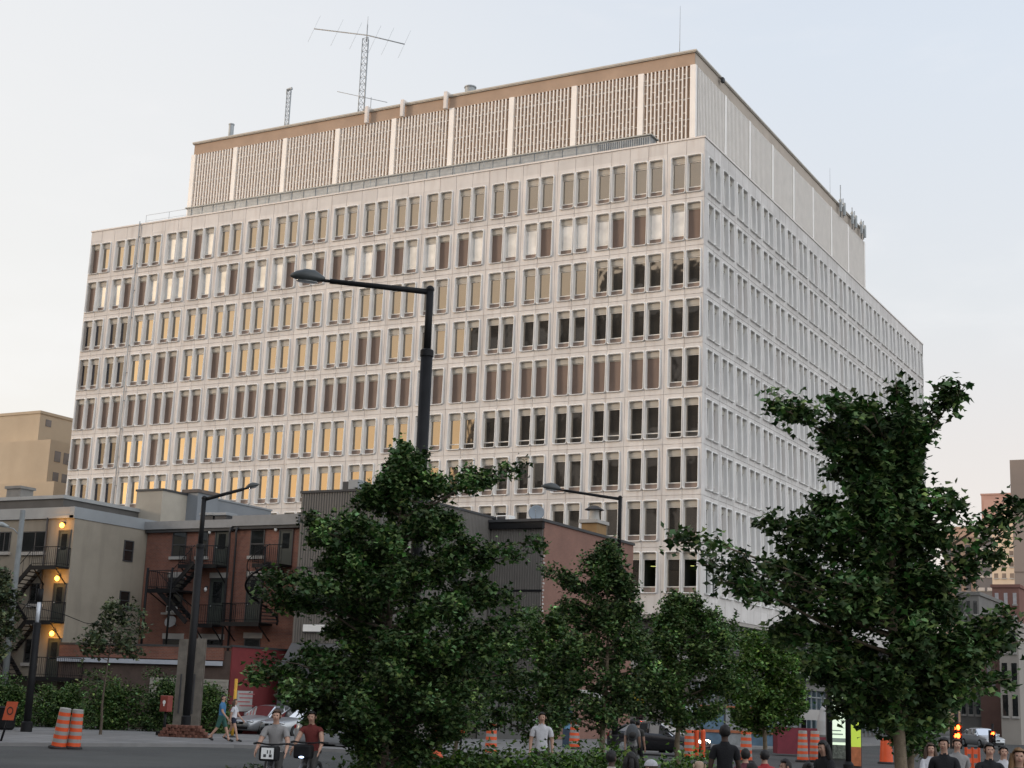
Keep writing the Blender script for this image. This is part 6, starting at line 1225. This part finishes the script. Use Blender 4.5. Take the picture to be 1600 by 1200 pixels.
# ------------------------------------------------------------------ cars
def car(label, loc, ang, paint, lit=False):
    t = thing('parked_car', label, 'car', (0, 0, 0), 'cars in the street')
    st = [(-2.22, .60, .36, .52), (-2.18, .74, .26, .66), (-1.95, .84, .22, .76), (-1.5, .87, .20, .84), (-.9, .88, .20, .93), (0, .885, .20, .96), (.9, .885, .20, .98), (1.5, .87, .20, 1.0), (1.95, .83, .24, 1.0), (2.18, .74, .30, .92), (2.22, .62, .42, .70)]
    b = MB(); vs = []
    for y, w, zl, zb in st:
        zm = zl+(zb-zl)*.55; half = [(0, zl), (w*.90, zl), (w*.985, zl+.10), (w, zm), (w*.985, zb-.10), (w*.93, zb-.02), (w*.6, zb+.03), (0, zb+.045)]
        vs += [(x, y, z) for x, z in half]+[(-x, y, z) for x, z in half[-2:0:-1]]
    n = 14; b.add(vs, [(i*n+k, i*n+(k+1) % n, (i+1)*n+(k+1) % n, (i+1)*n+k) for i in range(len(st)-1) for k in range(n)]+[tuple(range(n))[::-1], tuple((len(st)-1)*n+k for k in range(n))], 0, True); body = b.build('body', paint, t)
    gs = [(-1.02, .80, .93, .93), (-.30, .78, 1.40, .66), (.15, .78, 1.45, .66), (.9, .78, 1.42, .64), (1.28, .77, 1.34, .60), (1.82, .74, 1.02, .70)]
    b = MB(); vs = []
    for y, wb, zr, wr in gs:
        zb = .90; zr = max(zr, zb+.02); vs += [(wb, y, zb), (wr+(wb-wr)*.12, y, zr-.07), (wr*.8, y, zr), (0, y, zr+.02), (-wr*.8, y, zr), (-wr-(wb-wr)*-.12*-1, y, zr-.07), (-wb, y, zb)]
    n = 7; fs = []; mi = []
    for i in range(len(gs)-1):
        for k in range(n-1): b.add([vs[i*n+k], vs[(i+1)*n+k], vs[(i+1)*n+k+1], vs[i*n+k+1]], [(3, 2, 1, 0)], 1 if (1 <= k <= 4 and 1 <= i <= 3) else 0, True)
    g_ = b.build('cabin', [glassy('car_glass', (.02, .022, .024), .10), paint], t)
    for s in (-1, 1):
        for pp, rr in (([(s*.79, -1.02, .93), (s*.675, -.32, 1.36)], .03), ([(s*.775, .22, .92), (s*.675, .22, 1.40)], .035), ([(s*.74, 1.80, 1.0), (s*.63, 1.25, 1.31)], .045)): b = MB(); b.tube(pp, rr, 5); b.build('pillar', paint, g_)
    for s in (-1, 1):
        for y in (-1.36, 1.32):
            b = MB(); b.lathe([(.0, -.10), (.22, -.11), (.31, -.10), (.325, -.05), (.325, .08), (.31, .10)], (s*.80, y, .325), 20, axis='x') if s < 0 else b.lathe([(.31, -.10), (.325, -.08), (.325, .05), (.31, .10), (.22, .11), (0, .10)], (s*.80, y, .325), 20, axis='x'); w = b.build('wheel', RUBBER, t)
            b = MB(); b.lathe([(.0, .0), (.20, .0)], (s*.915, y, .325), 14, axis='x')
            for k in range(5): a = 2*math.pi*k/5; b.beam((s*.92, y, .325), (s*.92, y+.2*math.cos(a), .325+.2*math.sin(a)), .05, .03)
            b.build('rim', STEEL, w)
        b = MB(); b.ell((s*.57, -2.05, .66), (.25, .15, .10), 12, 8); b.build('headlight', emit('headlight_on', (1, .85, .6), 14) if lit else glassy('headlight', (.30, .31, .32), .2), t)
        b = MB(); b.bbox(s*.93-.09, s*.93+.09, -.82, -.70, .93, 1.06, .03); b.build('mirror', paint, t)
        b = MB(); b.bbox(s*.6-.16, s*.6+.16, 2.08, 2.2, .74, .90, .03); b.build('tail_light', mat('tail_red', (.2, .01, .01), .3), t)
    b = MB(); b.bbox(-.34, .34, -2.235, -2.16, .52, .64, .03); gr = b.build('grille', DARKM, t); b = MB(); b.bbox(-.62, .62, -2.23, -2.13, .30, .42, .03); b.build('lower_intake', DARKM, t)
    b = MB(); b.ell((0, -2.245, .59), (.07, .02, .05), 10, 6); b.build('badge', STEEL, gr)
    t.location = loc; t.rotation_euler = (0, 0, ang); return t
SILV = mat('silver_paint', (.38, .39, .40), .28, .04, 1, metal=.5, spec=.6); BLKP = mat('black_car_paint', (.012, .012, .014), .2, .05, 1, spec=.6)
c1 = car('silver saloon car parked by the red painted wall', base(425, 73, .012), -YAW-R(34), SILV)
copy_as(c1, 'second silver car parked right of the first, mostly behind leaves', base(478, 71, .012), -YAW-R(38))
car('black car with a lit headlight behind the pale trunk at the centre', base(1030, 66, .0), -YAW+R(62), BLKP, True)
copy_as(c1, 'pale car roof far down the street behind the walking group', base(1534, 112, .0), -YAW+R(8))
copy_as(c1, 'silver car end showing at the far left of the hedge', base(556, 58, .0), -YAW+R(75))
# small yellow street sign post beside the walkers, the yellow pipe
q = base(368, 64, .1); t = thing('yellow_pole', 'short yellow marker pole against the red painted wall', 'pole', q); b = MB(); b.tube([q, (q[0], q[1], 2.6)], .07, 10); b.build('tube', mat('yellow_tube', (.55, .30, .03), .6), t); b = MB(); b.lathe([(.16, .1), (.16, .16), (.08, .2)], (q[0], q[1], 0), 10); b.build('foot', RUBBER, t)
